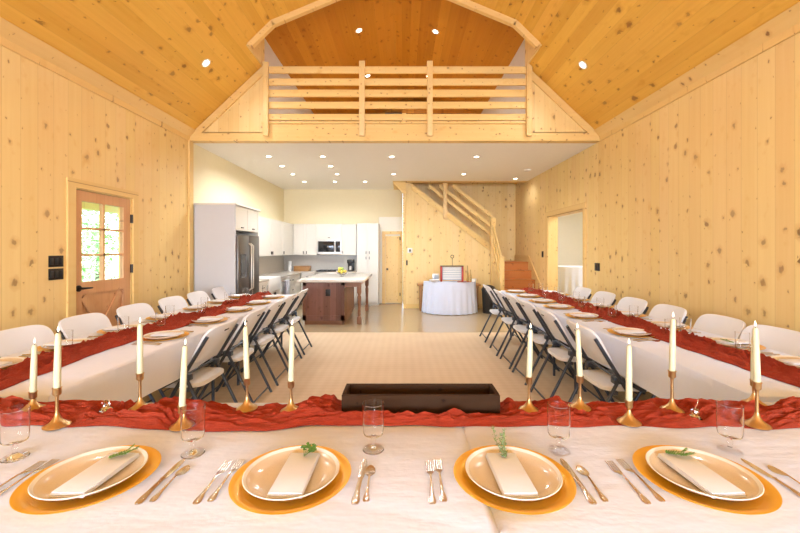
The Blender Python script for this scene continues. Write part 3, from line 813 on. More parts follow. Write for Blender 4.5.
def mk_knife():
    t = bpy.data.objects.new('dinner_knife', None); col.objects.link(t)
    m = MB(); ribbon(m, [(-.112, .004, .001), (-.108, .009, .001), (-.095, .011, .001), (-.08, .0085, .002), (-.05, .0065, .003), (-.005, .006, .003), (.002, .0085, .003)], .0055); m.build('handle', M['silver'], t)
    m = MB(); ribbon(m, [(.0, .006, .003), (.012, .009, .002), (.06, .0105, .001), (.09, .0095, .001), (.105, .006, .001), (.112, .002, .001)], .002); m.build('blade', M['silver'], t)
    return t
def leaf(m, base, d, L, W, up):
    d = Vector(d).normalized(); s = d.cross(Vector(up)).normalized(); n = s.cross(d)
    b = Vector(base); pts = []
    c = [m.bm.verts.new(b + d*L*f + n*L*.1*math.sin(f*PI)) for f in (0, .35, .7, 1)]
    l = [m.bm.verts.new(b + d*L*f + s*W*w - n*L*.05) for f, w in ((.35, .5), (.7, .42))]
    r = [m.bm.verts.new(b + d*L*f - s*W*w - n*L*.05) for f, w in ((.35, .5), (.7, .42))]
    for sd in (l, r):
        m.bm.faces.new((c[0], sd[0], c[1])); m.bm.faces.new((c[1], sd[0], sd[1], c[2])); m.bm.faces.new((c[2], sd[1], c[3]))
def sprig(kind, label, x, y, z, rz):
    rr = random.Random(int(x*1000)); m = MB(); st = MB()
    if kind == 'parsley':
        for k in range(6):
            a = -.6+k*.45; e = Vector((math.cos(a)*.028, math.sin(a)*.018, .014+.006*rr.random()))
            st.tube([(0, -.01, .002), e*.5, e], .0009, 5)
            for q in range(11):
                b = rr.uniform(0, 2*PI); leaf(m, e+Vector((rr.uniform(-.006, .006), rr.uniform(-.006, .006), rr.uniform(-.003, .004))), (math.cos(b), math.sin(b), rr.uniform(-.1, .5)), .013, .010, (0, 0, 1))
    elif kind == 'thyme':
        for dx, L in ((-.016, .085), (.0, .06), (.014, .075), (.006, .05)):
            p = [Vector((dx*.3, -.015, .003)), Vector((dx*.8, L*.45, .012+L*.12)), Vector((dx*1.3, L*.8, .018+L*.5))]
            st.tube(p, .0009, 5)
            for q in range(34):
                f = q/34; c = p[0].lerp(p[1], f*2) if f < .5 else p[1].lerp(p[2], f*2-1)
                b = rr.uniform(0, 2*PI); leaf(m, c, (math.cos(b), .6, math.sin(b)), .010, .004, (0, .2, 1))
    else:
        for s0, L in ((-.004, .075), (.008, .06), (-.012, .05)):
            p = [Vector((-.035, s0*.5, .003)), Vector((-.01+L*.3, s0, .008)), Vector((-.035+L, s0*2.2+.012, .014))]
            st.tube(p, .0009, 5)
            for q in range(26):
                f = q/26; c = p[0].lerp(p[1], f*2) if f < .5 else p[1].lerp(p[2], f*2-1)
                sgn = -1 if q % 2 else 1
                leaf(m, c, (.8, sgn*.8, rr.uniform(0, .5)), .010, .0035, (0, 0, 1))
    t = thing('herb_sprig', label, 'herb sprig', (x, y, z), rz)
    m.build('leaves', M['greyg'] if kind == 'thyme' else M['green'], t, 0); st.build('stem', M['greyg'], t)
def setting(x, y, rz, where, gl, full=True, glass_off=(.21, .17), nap_off=(.01, -.02), zt=ZT, forks=(-.222, -.187), knife=.203, spoon=.235, nz=0.0, cut=True, napk=True):
    def W(a, b): return (x+a*math.cos(rz)-b*math.sin(rz), y+a*math.sin(rz)+b*math.cos(rz))
    def put(key, mk, name, label, cat, a, b, z, r=0):
        o = proto(key, mk); px, py = W(a, b); o.location = (px, py, z); o.rotation_euler = (0, 0, rz+r)
        tag(o, label, cat, gl[key] if key in gl else None); return o
    put('charger', mk_charger, '', 'round gold charger plate, %s' % where, 'charger plate', 0, 0, zt+.0005)
    put('plate', mk_plate, '', 'ivory speckled dinner plate on gold charger, %s' % where, 'plate', 0, 0, zt+.0055)
    if napk: put('napkin', mk_napkin, '', 'folded white napkin on the plate, %s' % where, 'napkin', nap_off[0], nap_off[1], zt+.0205, nz)
    put('goblet', mk_goblet, '', 'clear footed goblet, %s' % where, 'goblet', glass_off[0], glass_off[1], zt+.0006)
    if cut:
        put('fork', mk_fork, '', 'outer silver fork, %s' % where, 'fork', forks[0], -.01, zt+.001, R.uniform(-.03, .03))
        put('fork', mk_fork, '', 'inner silver fork, %s' % where, 'fork', forks[1], -.0, zt+.001, R.uniform(-.03, .03))
        put('knife', mk_knife, '', 'silver dinner knife, %s' % where, 'knife', knife, 0.0, zt+.001, R.uniform(-.03, .03))
        put('spoon', mk_spoon, '', 'silver teaspoon, %s' % where, 'spoon', spoon, -.01, zt+.001, R.uniform(-.03, .03))
GL = dict(charger='gold charger plates', plate='ivory dinner plates', napkin='folded napkins', goblet='clear goblets', fork='silver forks', knife='silver knives', spoon='silver teaspoons')
front = [(-.900, 'front table, leftmost setting', (.214, .144), (.023, -.008)), (-.319, 'front table, second setting from left', (.223, .17), (.012, -.010)),
         (.321, 'front table, third setting from left', (.20, .16), (-.010, -.010)), (.868, 'front table, rightmost setting', (.222, .16), (-.015, -.010))]
herbs = [('fern', 'small feathery green sprig on the leftmost napkin'), ('parsley', 'bright curly parsley leaf on the second napkin from left'), ('thyme', 'upright grey-green thyme sprig on the third napkin'), ('fern', 'small green sprig on the rightmost napkin')]
kn = [(.205, .238), (.198, .223), (.185, .222), (.215, .262)]
fk = [(-.228, -.198), (-.224, -.190), (-.238, -.210), (-.220, -.178)]
for i, (x, wh, go, no) in enumerate(front):
    setting(x, 1.12, 0, wh, GL, glass_off=go, nap_off=no, knife=kn[i][0], spoon=kn[i][1], forks=fk[i], nz=.03*(i-1.5))
    sprig(herbs[i][0], herbs[i][1], x+no[0]+(.012 if i == 0 else .004), 1.12+.072, ZT+.0345, [.5, .2, 0, -.4][i])
# one more goblet at the very left of the front table (its plate stands outside the frame)
o = proto('goblet', mk_goblet); o.location = (on_table(15, 458)[0], on_table(15, 458)[1], ZT+.0006); tag(o, 'clear footed goblet at the far left end of the front table', 'goblet', GL['goblet'])

LIN = [2.93, 3.58, 4.24, 4.80, 5.37]; LOUT = [2.17, 2.65, 3.17, 3.76, 4.36, 4.90, 5.45]
RIN = [3.05, 3.82, 4.45, 4.94, 5.50, 6.08]; ROUT = [2.20, 2.68, 3.32, 3.92, 4.50, 5.12, 5.72]
def row(ys, x, rz, tab, side):
    for i, y in enumerate(ys):
        wh = '%s table, %s side, %s from the camera' % (tab, side, nth(i, len(ys)))
        near = y < 4.0
        setting(x + R.uniform(-.015, .015), y, rz, wh, GL, glass_off=(.215+R.uniform(-.02, .01), .165), cut=near)
row(LIN, -1.815, PI/2, 'left', 'aisle'); row(LOUT, -2.30, -PI/2, 'left', 'wall')
row(RIN, 1.815, -PI/2, 'right', 'aisle'); row(ROUT, 2.30, PI/2, 'right', 'wall')
sprig('fern', 'green sprig on the napkin of the nearest wall side setting, right table', 2.34, 2.22, ZT+.035, 1.0)
sprig('fern', 'green sprig on the second wall side setting, right table', 2.25, 2.66, ZT+.035, 2.0)
sprig('fern', 'green sprig on the nearest wall side setting, left table', -2.33, 2.2, ZT+.035, 2.0)
for i, (x, y) in enumerate(((-2.20+.16, 2.92), (-2.04, 3.85), (2.03, 3.0), (2.06, 4.2))):
    crystal((x, y, ZT+.030), ['small crystal holder on the left runner, nearer one', 'small crystal holder on the left runner, farther one', 'small crystal holder on the right runner, nearer one', 'small crystal holder on the right runner, farther one'][i], False)

# ------------------------------------------------------------------ folding chairs (local: sitter faces +Y)
def mk_chair():
    t = bpy.data.objects.new('folding_chair', None); col.objects.link(t)
    W = .222
    A = Vector((0, -.265, .845)); B = Vector((0, .245, .008))
    d = (B-A).normalized()
    def on(z): f = (z-A.z)/(B.z-A.z); return A.lerp(B, f)
    # seat
    def sup(a, n=5): c, s = math.cos(a), math.sin(a); return (abs(c)**(2/n)*(1 if c > 0 else -1), abs(s)**(2/n)*(1 if s > 0 else -1))
    def slabsup(hw, hl, prof, fz):
        m = MB(); N = 44; rings = []
        for sc, dz in prof:
            if sc == 0: rings.append([m.bm.verts.new((0, 0, fz(0, 0)+dz))]); continue
            l = []
            for k in range(N):
                cx_, sy_ = sup(2*PI*k/N); l.append(m.bm.verts.new((cx_*hw*sc, sy_*hl*sc, fz(cx_*sc, sy_*sc)+dz)))
            rings.append(l)
        for a, b in zip(rings, rings[1:]):
            for k in range(N):
                k2 = (k+1) % N
                if len(a) == 1: m.bm.faces.new((a[0], b[k], b[k2]))
                elif len(b) == 1: m.bm.faces.new((a[k], b[0], a[k2]))
                else: m.bm.faces.new((a[k], a[k2], b[k2], b[k]))
        return m
    pr = [(0, .0), (.5, .0), (.9, 0), (.98, -.003), (1, -.010), (1, -.030), (.96, -.034), (.93, -.024), (0, -.024)]
    m = slabsup(.205, .205, pr, lambda u, v: .455 - .010*(1-u*u)*(1-v*v) - .012*max(0, v)**3)
    m.bm.transform(Matrix.Translation((0, .03, 0))); m.build('seat', M['plastic'], t)
    # back panel built flat in (x, s) then laid on the uprights
    pr = [(0, .0), (.5, 0), (.9, 0), (.98, -.003), (1, -.010), (1, -.022), (.96, -.026), (0, -.024)]
    m = slabsup(.240, .165, pr, lambda u, v: .030*u*u)
    e1 = Vector((1, 0, 0)); e2 = -d; e3 = e1.cross(e2)       # e3 points to the sitter
    if e3.y < 0: e3 = -e3
    c = on(.730) + e3*.006
    mat = Matrix(((e1.x, e2.x, e3.x, c.x), (e1.y, e2.y, e3.y, c.y), (e1.z, e2.z, e3.z, c.z), (0, 0, 0, 1)))
    # bow the top edge
    for v in m.bm.verts:
        v.co.y += -.018*(v.co.x/.24)**2*(1 if v.co.y > 0 else 0)
        if v.co.y < .02: v.co.x *= 1 - .07*min(1, (.02-v.co.y)/.05)
    m.bm.transform(mat); back = m.build('backrest', M['plastic'], t)
    sl_ = MB(); sl_.box(-.032, .032, .095, .110, -.0285, -.020, .004); sl_.bm.transform(mat); sl_.build('grip_slot', M['black'], back)
    for s in (-1, 1):
        x = s*(W+.016)
        p = [on(.80)+Vector((x*.985, 0, 0)), on(.78)+Vector((x, 0, 0)), on(.5)+Vector((x, 0, 0)), Vector((x, .245, .0))]
        MB().tube(p, .0135, 10).build('leg', M['tube'], t)
        q = on(.52)
        MB().tube([(s*(W-.008), q.y+.015, .53), (s*(W-.008), q.y-.03, .44), (s*(W-.008), -.315, .0)], .0125, 10).build('leg', M['tube'], t)
        MB().bar((s*(W-.002), -.02, .50), (s*(W-.002), .12, .425), .010, .028).box(min(s*(W-.05), s*W), max(s*(W-.05), s*W), -.10, -.02, .478, .522, .006).build('bracket', M['tube'], t)
    MB().tube([(-W+.01, -.285, .055), (W-.01, -.285, .055)], .008, 8).build('stretcher', M['tube'], t)
    MB().tube([(-W-.01, .212, .06), (W+.01, .212, .06)], .008, 8).build('stretcher', M['tube'], t)
    MB().tube([(-W+.01, -.06, .515), (W-.01, -.06, .515)], .010, 8).build('crossbar', M['tube'], t)
    MB().box(-W, W, -.10, -.07, .40, .428, .004).build('seat_support', M['tube'], t)
    return t
def chairs(ys, x, rz, tab, side):
    for i, y in enumerate(ys):
        o = proto('chair', mk_chair); o.location = (x+R.uniform(-.012, .012), y, .006 if abs(x) < 2 else 0); o.rotation_euler = (0, 0, rz+R.uniform(-.03, .03))
        tag(o, 'white plastic folding chair, %s table, %s side, %s from the camera' % (tab, side, nth(i, len(ys))), 'chair', 'white folding chairs at the long tables')
chairs([3.00, 3.64, 4.25, 4.84, 5.44], -1.63, PI/2, 'left', 'aisle')
chairs([2.10, 2.74, 3.30, 3.94, 4.58, 5.16, 5.78], -2.50, -PI/2, 'left', 'wall')
chairs([2.93, 3.64, 4.28, 4.82, 5.38, 6.14], 1.60, -PI/2, 'right', 'aisle')
chairs([2.12, 2.75, 3.25, 3.88, 4.47, 5.12, 5.72], 2.46, PI/2, 'right', 'wall')

# ------------------------------------------------------------------ kitchen
def knob(m, p, d):  # small bin pull
    return m
def cabinet(name, label, x0, x1, y0, y1, z0, z1, face, doors, mat=M['cab'], side=None, handles='low', group=None, cat='cabinet'):
    """face: 'X' front looks to +X at x1 ; 'Y' front looks to -Y at y0 ; doors: list of (a0,a1,z0,z1,kind)"""
    t = thing(name, label, cat, ((x0+x1)/2, (y0+y1)/2, z0), group=group)
    ox, oy = (x0+x1)/2, (y0+y1)/2
    T = lambda m: (m.bm.transform(Matrix.Translation((-ox, -oy, -z0))), m)[1]
    T(MB().box(x0, x1, y0, y1, z0, z1)).build('body', side or mat, t)
    if z0 == .1: T(MB().box(x0, x1 - (.06 if face == 'X' else 0), y0 + (.06 if face == 'Y' else 0), y1, 0, .1)).build('toe_kick', mat, t)
    for a0, a1, b0, b1, kind in doors:
        g = .003; m = MB()
        def bx(m, p0, p1, q0, q1, e0, e1, bev=0):
            if face == 'X': m.box(x1+e0, x1+e1, p0, p1, q0, q1, bev)
            else: m.box(p0, p1, y0-e1, y0-e0, q0, q1, bev)
        bx(m, a0+g, a1-g, b0+g, b1-g, .001, .013)
        f = min(.055, (a1-a0)*.22, (b1-b0)*.25)
        for r in ((a0+g, a1-g, b0+g, b0+g+f), (a0+g, a1-g, b1-g-f, b1-g), (a0+g, a0+g+f, b0+g+f, b1-g-f), (a1-g-f, a1-g, b0+g+f, b1-g-f)): bx(m, *r, .013, .02)
        dr = T(m).build('drawer' if kind == 'drawer' else 'door', mat, t)
        h = MB(); ca = (a0+a1)/2
        if kind == 'drawer': bx(h, ca-.04, ca+.04, (b0+b1)/2-.008, (b0+b1)/2+.008, .02, .04, .003)
        elif kind == 'low': bx(h, ca-.03, ca+.03, b0+.035, b0+.05, .02, .04, .003)
        elif kind == 'high': bx(h, ca-.03, ca+.03, b1-.05, b1-.035, .02, .04, .003)
        elif kind == 'rl': bx(h, a1-.05, a1-.035, b0+.03, b0+.10, .02, .04, .003)
        elif kind == 'll': bx(h, a0+.035, a0+.05, b0+.03, b0+.10, .02, .04, .003)
        elif kind == 'rh': bx(h, a1-.05, a1-.035, b1-.10, b1-.03, .02, .04, .003)
        elif kind == 'lh': bx(h, a0+.035, a0+.05, b1-.10, b1-.03, .02, .04, .003)
        else: h.bm.free(); continue
        T(h).build('handle', M['iron'], dr)
    return t
# refrigerator housing and refrigerator
FX = xs(235, 5.92)
t = thing('refrigerator_housing', 'tall pale grey panel and cabinet enclosing the refrigerator', 'cabinet', (XL, 5.92, 0))
T = lambda m: (m.bm.transform(Matrix.Translation((-XL, -5.92, 0))), m)[1]
T(MB().box(XL+.032, FX, 5.92, 5.95, 0, 2.12)).build('side_panel', M['cabside'], t)
T(MB().box(XL+.002, FX, 6.87, 6.90, 0, 2.12)).build('side_panel', M['cab'], t)
T(MB().box(XL+.002, FX-.02, 5.95, 6.87, 1.74, 2.12)).build('body', M['cab'], t)
for a, b in ((5.955, 6.405), (6.415, 6.865)):
    m = MB().box(FX-.019, FX-.004, a, b, 1.745, 2.115); m.box(FX-.004, FX, a, b, 1.745, 1.79).box(FX-.004, FX, a, b, 2.07, 2.115)
    dr = T(m).build('door', M['cab'], t); T(MB().box(FX, FX+.02, (a+b)/2-.04, (a+b)/2+.04, 1.78, 1.795, .003)).build('handle', M['iron'], dr)
T(MB().box(XL+.002, FX+.03, 5.90, 6.92, 2.12, 2.15, .005)).build('crown', M['cab'], t)
t = thing('refrigerator', 'slate steel french door refrigerator with water dispenser', 'refrigerator', ((XL+FX)/2, 6.41, 0))
T = lambda m: (m.bm.transform(Matrix.Translation((-(XL+FX)/2, -6.41, 0))), m)[1]
ra, rb = 5.97, 6.85; rx = FX+.03
T(MB().box(XL+.05, FX-.03, ra, rb, .02, 1.67)).build('body', M['black'], t)
for a, b in ((ra, 6.408), (6.412, rb)):
    o = T(MB().box(FX-.025, rx, a, b, .66, 1.675, .008)).build('door', M['steel'], t)
    yy = 6.37 if a == ra else 6.45
    T(MB().tube([(rx, yy, .76), (rx+.05, yy, .80), (rx+.05, yy, 1.50), (rx, yy, 1.54)], .011, 10)).build('handle', M['steel_l'], o)
    if a == ra: T(MB().box(rx-.002, rx+.004, 6.06, 6.26, .99, 1.36).box(rx-.002, rx+.006, 6.08, 6.24, 1.0, 1.22)).build('water_dispenser', M['blackglass'], o)
o = T(MB().box(FX-.025, rx, ra, rb, .05, .65, .008)).build('freezer_drawer', M['steel'], t)
T(MB().tube([(rx, ra+.08, .58), (rx+.05, ra+.1, .58), (rx+.05, rb-.1, .58), (rx, rb-.08, .58)], .011, 10)).build('handle', M['steel_l'], o)

CT = .87
BXf = -2.62
UZ0, UZ1 = 1.30, 2.117
cabinet('wall_cabinet', 'pair of white wall cabinet doors on the left wall beyond the refrigerator', XL+.002, XL+.33, 7.70, 9.30, UZ0, UZ1, 'X', [(7.70, 8.50, UZ0, UZ1, 'rl'), (8.50, 9.30, UZ0, UZ1, 'll')], group='white wall cabinets')
cabinet('wall_cabinet', 'white corner wall cabinet where the two kitchen walls meet', XL+.002, XL+.33, 9.302, 10.498, UZ0, UZ1, 'X', [(9.305, 10.16, UZ0, UZ1, 'll')], group='white wall cabinets')
yu = 10.17
def bk(label, pa, pb, z0, z1, doors, yf=yu, name='wall_cabinet', group='white wall cabinets', extra=0):
    x0, x1 = xs(pa, yf)+.001, xs(pb, yf)-.001
    n = len(doors); ds = [(x0+(x1-x0)*i/n, x0+(x1-x0)*(i+1)/n, z0, z1, k) for i, k in enumerate(doors)]
    return cabinet(name, label, x0, x1, yf, 10.498, z0, z1, 'Y', ds, group=group)
bk('white double wall cabinet left of the microwave', 293.4, 317, UZ0, UZ1, ['rl', 'll'])
bk('short white wall cabinet above the microwave', 317, 341.3, 1.71, UZ1, ['low'])
bk('narrow white wall cabinet right of the microwave', 341.3, 356.5, UZ0, UZ1, ['ll'])
x0, x1 = xs(357, 9.9)+.0, xs(378.5, 9.9)
xm = (x0+x1)/2
cabinet('pantry_cabinet', 'tall white pantry cabinet with four doors at the right kitchen end', x0, x1, 9.9, 10.498, .1, UZ1, 'Y', [(x0, xm, .1, 1.29, 'rh'), (xm, x1, .1, 1.29, 'lh'), (x0, xm, 1.30, UZ1, 'rl'), (xm, x1, 1.30, UZ1, 'll')])
# base cabinets
cabinet('base_cabinet', 'white drawer base cabinet next to the refrigerator', XL+.002, BXf, 6.92, 7.45, .1, CT-.04, 'X', [(6.92, 7.45, .1, .36, 'drawer'), (6.92, 7.45, .36, .61, 'drawer'), (6.92, 7.45, .61, .83, 'drawer')], group='white base cabinets')
cabinet('base_cabinet', 'white sink base cabinet with farmhouse sink', XL+.002, BXf, 7.452, 8.25, .1, .60, 'X', [(7.452, 7.85, .1, .60, 'rh'), (7.85, 8.25, .1, .60, 'lh')], group='white base cabinets')
tag(MB().box(XL+.10, BXf+.04, 7.50, 8.20, .602, CT+.004, .012).build('farmhouse_sink', M['whiteplastic']), 'white apron front farmhouse sink on the left counter run', 'sink')
t = thing('dishwasher', 'stainless dishwasher with white towel beside the farmhouse sink', 'dishwasher', (BXf, 8.60, .0))
MB().box(-.55, -.05, -.345, .295, 0, .1).box(-.55, 0, -.345, .295, .1, CT-.042).build('body', M['black'], t)
MB().box(.001, .03, -.34, .29, .1, CT-.045, .006).build('door', M['steel_l'], t)
MB().tube([(.03, -.28, .74), (.07, -.27, .74), (.07, .22, .74), (.03, .23, .74)], .01, 8).build('handle', M['steel'], t)
tag(MB().box(BXf+.081, BXf+.09, 8.42, 8.66, .36, .755, .003).box(BXf+.05, BXf+.056, 8.42, 8.66, .45, .755, .002).box(BXf+.05, BXf+.09, 8.42, 8.66, .752, .758).build('dish_towel', M['cloth']), 'white dish towel hung over the dishwasher handle', 'towel')
cabinet('base_cabinet', 'white corner base cabinet beyond the dishwasher', XL+.002, BXf, 8.90, 10.498, .1, CT-.04, 'X', [(8.92, 9.40, .1, .36, 'drawer'), (8.92, 9.40, .36, .61, 'drawer'), (8.92, 9.40, .61, .83, 'drawer')], group='white base cabinets')
def bkb(label, x0, x1, doors):
    n = len(doors); ds = []
    for i, k in enumerate(doors):
        a, b = x0+(x1-x0)*i/n, x0+(x1-x0)*(i+1)/n
        ds += [(a, b, .1, .64, k), (a, b, .65, .83, 'drawer')]
    return cabinet('base_cabinet', label, x0, x1, 9.93, 10.498, .1, CT-.04, 'Y', ds, group='white base cabinets')
rg0, rg1 = xs(314.5, 9.9), xs(337, 9.9)
bkb('white base cabinets left of the range', BXf+.025, rg0-.005, ['rh'])
bkb('white base cabinet right of the range', rg1+.005, xs(356.5, 9.9), ['lh'])
m = MB(); m.box(XL+.002, XL+.10, 6.91, 10.498, CT-.04, CT); m.box(XL+.10, BXf+.03, 6.91, 7.498, CT-.04, CT); m.box(XL+.10, BXf+.03, 8.202, 10.498, CT-.04, CT)
m.box(BXf+.03, rg0-.004, 9.90, 10.498, CT-.04, CT)
tag(m.build('countertop', M['counter']), 'pale stone countertop running along the left wall and into the corner', 'countertop')
tag(MB().box(rg1+.004, xs(356.7, 9.9), 9.90, 10.498, CT-.04, CT).build('countertop', M['counter']), 'short pale stone countertop between range and pantry', 'countertop')
struct('trim_12', MB().box(XL+.004, xs(357, 9.9), 10.488, 10.499, CT, UZ0).box(XL, XL+.01, 7.0, 10.488, CT, UZ0), M['backsplash'])
t = thing('kitchen_range', 'stainless gas range with black cooktop grates', 'range', ((rg0+rg1)/2, 10.2, 0)); hw = (rg1-rg0)/2-.002
MB().box(-hw, hw, -.28, .29, .02, CT-.002).build('body', M['steel'], t)
MB().box(-hw+.02, hw-.02, -.30, -.281, .18, .70, .005).build('oven_door', M['blackglass'], t)
MB().box(-hw, hw, -.30, -.281, .74, CT-.01, .004).build('control_panel', M['steel_l'], t)
for k in range(5): MB().tube([(-hw+.08+k*(2*hw-.16)/4, -.30, .80), (-hw+.08+k*(2*hw-.16)/4, -.325, .80)], .018, 12).build('control_knob', M['black'], t)
m = MB()
for k in range(5): m.box(-hw+.03+k*(2*hw-.07)/4, -hw+.04+k*(2*hw-.07)/4, -.25, .25, CT, CT+.03)
for yy in (-.25, -.08, .08, .24): m.box(-hw+.03, hw-.03, yy, yy+.01, CT+.0, CT+.03)
m.build('burner_grate', M['black'], t)
mx0, mx1 = xs(317.3, 10.1), xs(341, 10.1)
t = thing('microwave', 'stainless over-the-range microwave with dark window', 'microwave', ((mx0+mx1)/2, 10.3, 1.32)); hw = (mx1-mx0)/2
MB().box(-hw, hw, -.19, .19, 0, .385).build('body', M['steel_l'], t)
MB().box(-hw+.02, hw*.42, -.205, -.191, .06, .34, .004).build('door_window', M['blackglass'], t)
MB().box(hw*.55, hw-.02, -.205, -.191, .06, .34, .003).build('control_panel', M['blackglass'], t)
MB().tube([(hw*.48, -.191, .07), (hw*.48, -.225, .09), (hw*.48, -.225, .31), (hw*.48, -.191, .33)], .009, 8).build('handle', M['steel_l'], t)
# counter things
t = thing('coffee_maker', 'black coffee maker on the counter beside the pantry', 'coffee maker', (xs(350.5, 10.1), 10.15, CT))
MB().box(-.085, .085, -.12, .12, 0, .03, .005).build('base', M['black'], t)
MB().box(-.08, .08, .03, .12, .03, .29, .008).build('water_tank', M['black'], t)
MB().box(-.085, .085, -.12, .12, .21, .31, .02).build('brew_head', M['black'], t)
MB().lathe([(0, .031), (.045, .031), (.05, .09), (.035, .14), (0, .14)], 20, (0, -.05, 0)).build('carafe', M['steel_l'], t)
t = thing('electric_kettle', 'white kettle with curved black handle beside the refrigerator', 'kettle', (-2.95, 8.0-.75, CT))
MB().lathe([(0, 0), (.085, 0), (.09, .02), (.085, .10), (.06, .20), (.045, .22), (0, .225)], 28).build('body', M['whiteplastic'], t)
MB().tube([(0, .06, .20), (0, .10, .28), (.0, .02, .35), (0, -.10, .32), (0, -.13, .18), (0, -.09, .06)], .012, 10).build('handle', M['black'], t)
MB().tube([(.06, 0, .14), (.11, 0, .20)], [.016, .008], 10).build('spout', M['whiteplastic'], t)
t = thing('bread_box', 'low brown wooden box on the back counter', 'box', (xs(302, 10.2), 10.25, CT))
MB().box(-.21, .21, -.10, .10, 0, .12, .006).build('body', M['rustic'], t); MB().box(-.215, .215, -.105, .105, .12, .135, .003).build('lid', M['rustic'], t)
t = thing('kitchen_faucet', 'slender steel gooseneck faucet over the farmhouse sink', 'faucet', (XL+.055, 7.85, CT))
MB().lathe([(0, 0), (.025, 0), (.022, .03), (0, .03)], 16).build('base', M['steel_l'], t)
MB().tube([(0, 0, .02)] + [(.09-.09*math.cos(a), 0, .28+.09*math.sin(a)) for a in [k*PI/8 for k in range(9)]] + [(.18, 0, .22)], .011, 10).build('spout', M['steel_l'], t)
t = thing('paper_towel_holder', 'white paper towel roll standing in the counter corner', 'paper towel', (xs(289.7, 10.2), 10.2, CT))
MB().lathe([(0, 0), (.075, 0), (.07, .012), (0, .012)], 20).build('base', M['steel_l'], t); MB().lathe([(0, .012), (.05, .012), (.05, .26), (0, .26)], 24).build('roll', M['whiteplastic'], t)

# island
IX0, IX1, IY0, IY1 = -1.90, -1.10, 7.36, 8.85
t = thing('kitchen_island', 'rustic brown plank kitchen island with turned legs and overhang', 'kitchen island', ((IX0+IX1)/2, (IY0+IY1)/2, 0))
ox, oy = (IX0+IX1)/2, (IY0+IY1)/2
T = lambda m: (m.bm.transform(Matrix.Translation((-ox, -oy, 0))), m)[1]
T(MB().box(IX0+.01, IX1-.01, IY0+.012, IY1-.01, .10, CT-.05)).build('body', M['islandY'], t)
m = MB()
m.box(IX0, IX1, IY0, IY0+.011, .08, CT-.05).box(IX0, IX0+.07, IY0-.012, IY0, .08, CT-.05).box(IX1-.07, IX1, IY0-.012, IY0, .08, CT-.05).box(IX0, IX1, IY0-.012, IY0, CT-.12, CT-.05).box(IX0, IX1, IY0-.012, IY0, .08, .18)
T(m).build('front_panel', M['island'], t)
T(MB().box(IX1-.0095, IX1, IY0+.012, IY1, .08, CT-.05).box(IX1, IX1+.01, IY0, IY1, .08, .17)).build('end_panel', M['islandY'], t)
T(MB().box(IX0+.03, IX1-.03, IY0+.03, IY1-.03, 0, .10)).build('plinth', M['islandY'], t)
for lx, ly in ((xs(359.3, 7.45), 7.45), (-.83, 9.1)):
    m = MB(); hw = .04
    m.box(lx-hw, lx+hw, ly-hw, ly+hw, .60, CT-.05, .003).box(lx-hw, lx+hw, ly-hw, ly+hw, .0, .14, .003)
    m.lathe([(.035, .14), (.022, .16), (.034, .19), (.026, .30), (.036, .45), (.038, .52), (.024, .56), (.036, .58), (.036, .60)], 16, (lx, ly, 0))
    T(m).build('leg', M['islandY'], t)
T(MB().box(IX1, xs(359.3, 7.45), IY0+.04, IY0+.07, CT-.15, CT-.05).box(-.85, -.81, 7.45, 9.1, CT-.13, CT-.05)).build('apron', M['islandY'], t)
T(MB().box(IX0-.07, -.71, 7.22, 9.20, CT-.05, CT, .008)).build('countertop', M['counter'], t)
o = T(MB().box(xs(328, 7.35)-.045, xs(328, 7.35)+.045, IY0-.020, IY0, .55, .68, .004)).build('outlet', M['iron'], t)
# fruit bowl on the island
bx_, by_ = xs(342, 8.1), 8.1
t = MB().lathe([(0, 0), (.06, 0), (.05, .01), (.02, .02), (.02, .035), (.09, .06), (.14, .12), (.135, .122), (.085, .068), (0, .045)], 32).build('glass_bowl', M['glass']); t.location = (bx_, by_, CT)
tag(t, 'footed clear glass bowl of fruit on the island', 'bowl')
fr = [(-.06, .01, .105, 'lemon'), (.0, -.055, .100, 'lemon'), (.06, .02, .108, 'lemon'), (0, .05, .105, 'lime'), (.0, .0, .165, 'lime'), (-.045, -.03, .165, 'lemon')]
fl = ['leftmost yellow lemon in the glass bowl', 'front yellow lemon in the glass bowl', 'rightmost yellow lemon in the glass bowl', 'green apple at the back of the glass bowl', 'green apple on top of the fruit pile', 'yellow lemon resting on top of the pile, left']
for (a, b, c, k), l in zip(fr, fl):
    o = MB().lathe([(0, -.040), (.012, -.036), (.028, -.024), (.036, 0), (.028, .024), (.012, .036), (0, .040)] if k == 'lemon' else [(0, -.032), (.02, -.033), (.036, -.012), (.038, .008), (.024, .030), (.006, .030), (0, .026)], 18).build('lemon' if k == 'lemon' else 'green_apple', M[k])
    o.location = (bx_+a, by_+b, CT+c)
    if k == 'lemon': o.rotation_euler = (1.4, 0, R.uniform(0, 3))
    tag(o, l, 'fruit', 'fruit in the glass bowl')

# ------------------------------------------------------------------ side table with pleated cloth, wooden console behind
t = thing('console_table', 'rustic wooden table behind the white draped table against pine wall', 'table', (1.10, 9.18, 0))
MB().box(-.74, .74, -.20, .22, .585, .63, .006).build('tabletop', M['rustic'], t)
for s in (-1, 1):
    for q in (-.16, .18): MB().box(s*.66-.025, s*.66+.025, q-.025, q+.025, 0, .585, .004).build('leg', M['rustic'], t)
cx, cy, TZ = 1.10, 8.94, .715
def demi(u, v):   # pleated skirt, half oval
    a = PI + PI*u if u <= 1 else 0
    r = 1 + .030*v*math.sin(u*PI*22+1.3*math.sin(u*9)) + .055*v
    return (cx + .60*r*math.cos(a), cy - .02 + .50*r*math.sin(a)*1.0, TZ - (TZ-.012)*v - (0 if v > .02 else 0))
m = MB(); g = m.grid(demi, 220, 12)
m.bm.faces.new([g[i][0] for i in range(len(g))])
m.bm.faces.new([g[0][j] for j in range(13)] + [g[-1][j] for j in range(12, -1, -1)])
tag(m.build('tablecloth', M['cloth2'], None, 50), 'floor length pleated white cloth on the half round table by stairs', 'tablecloth')
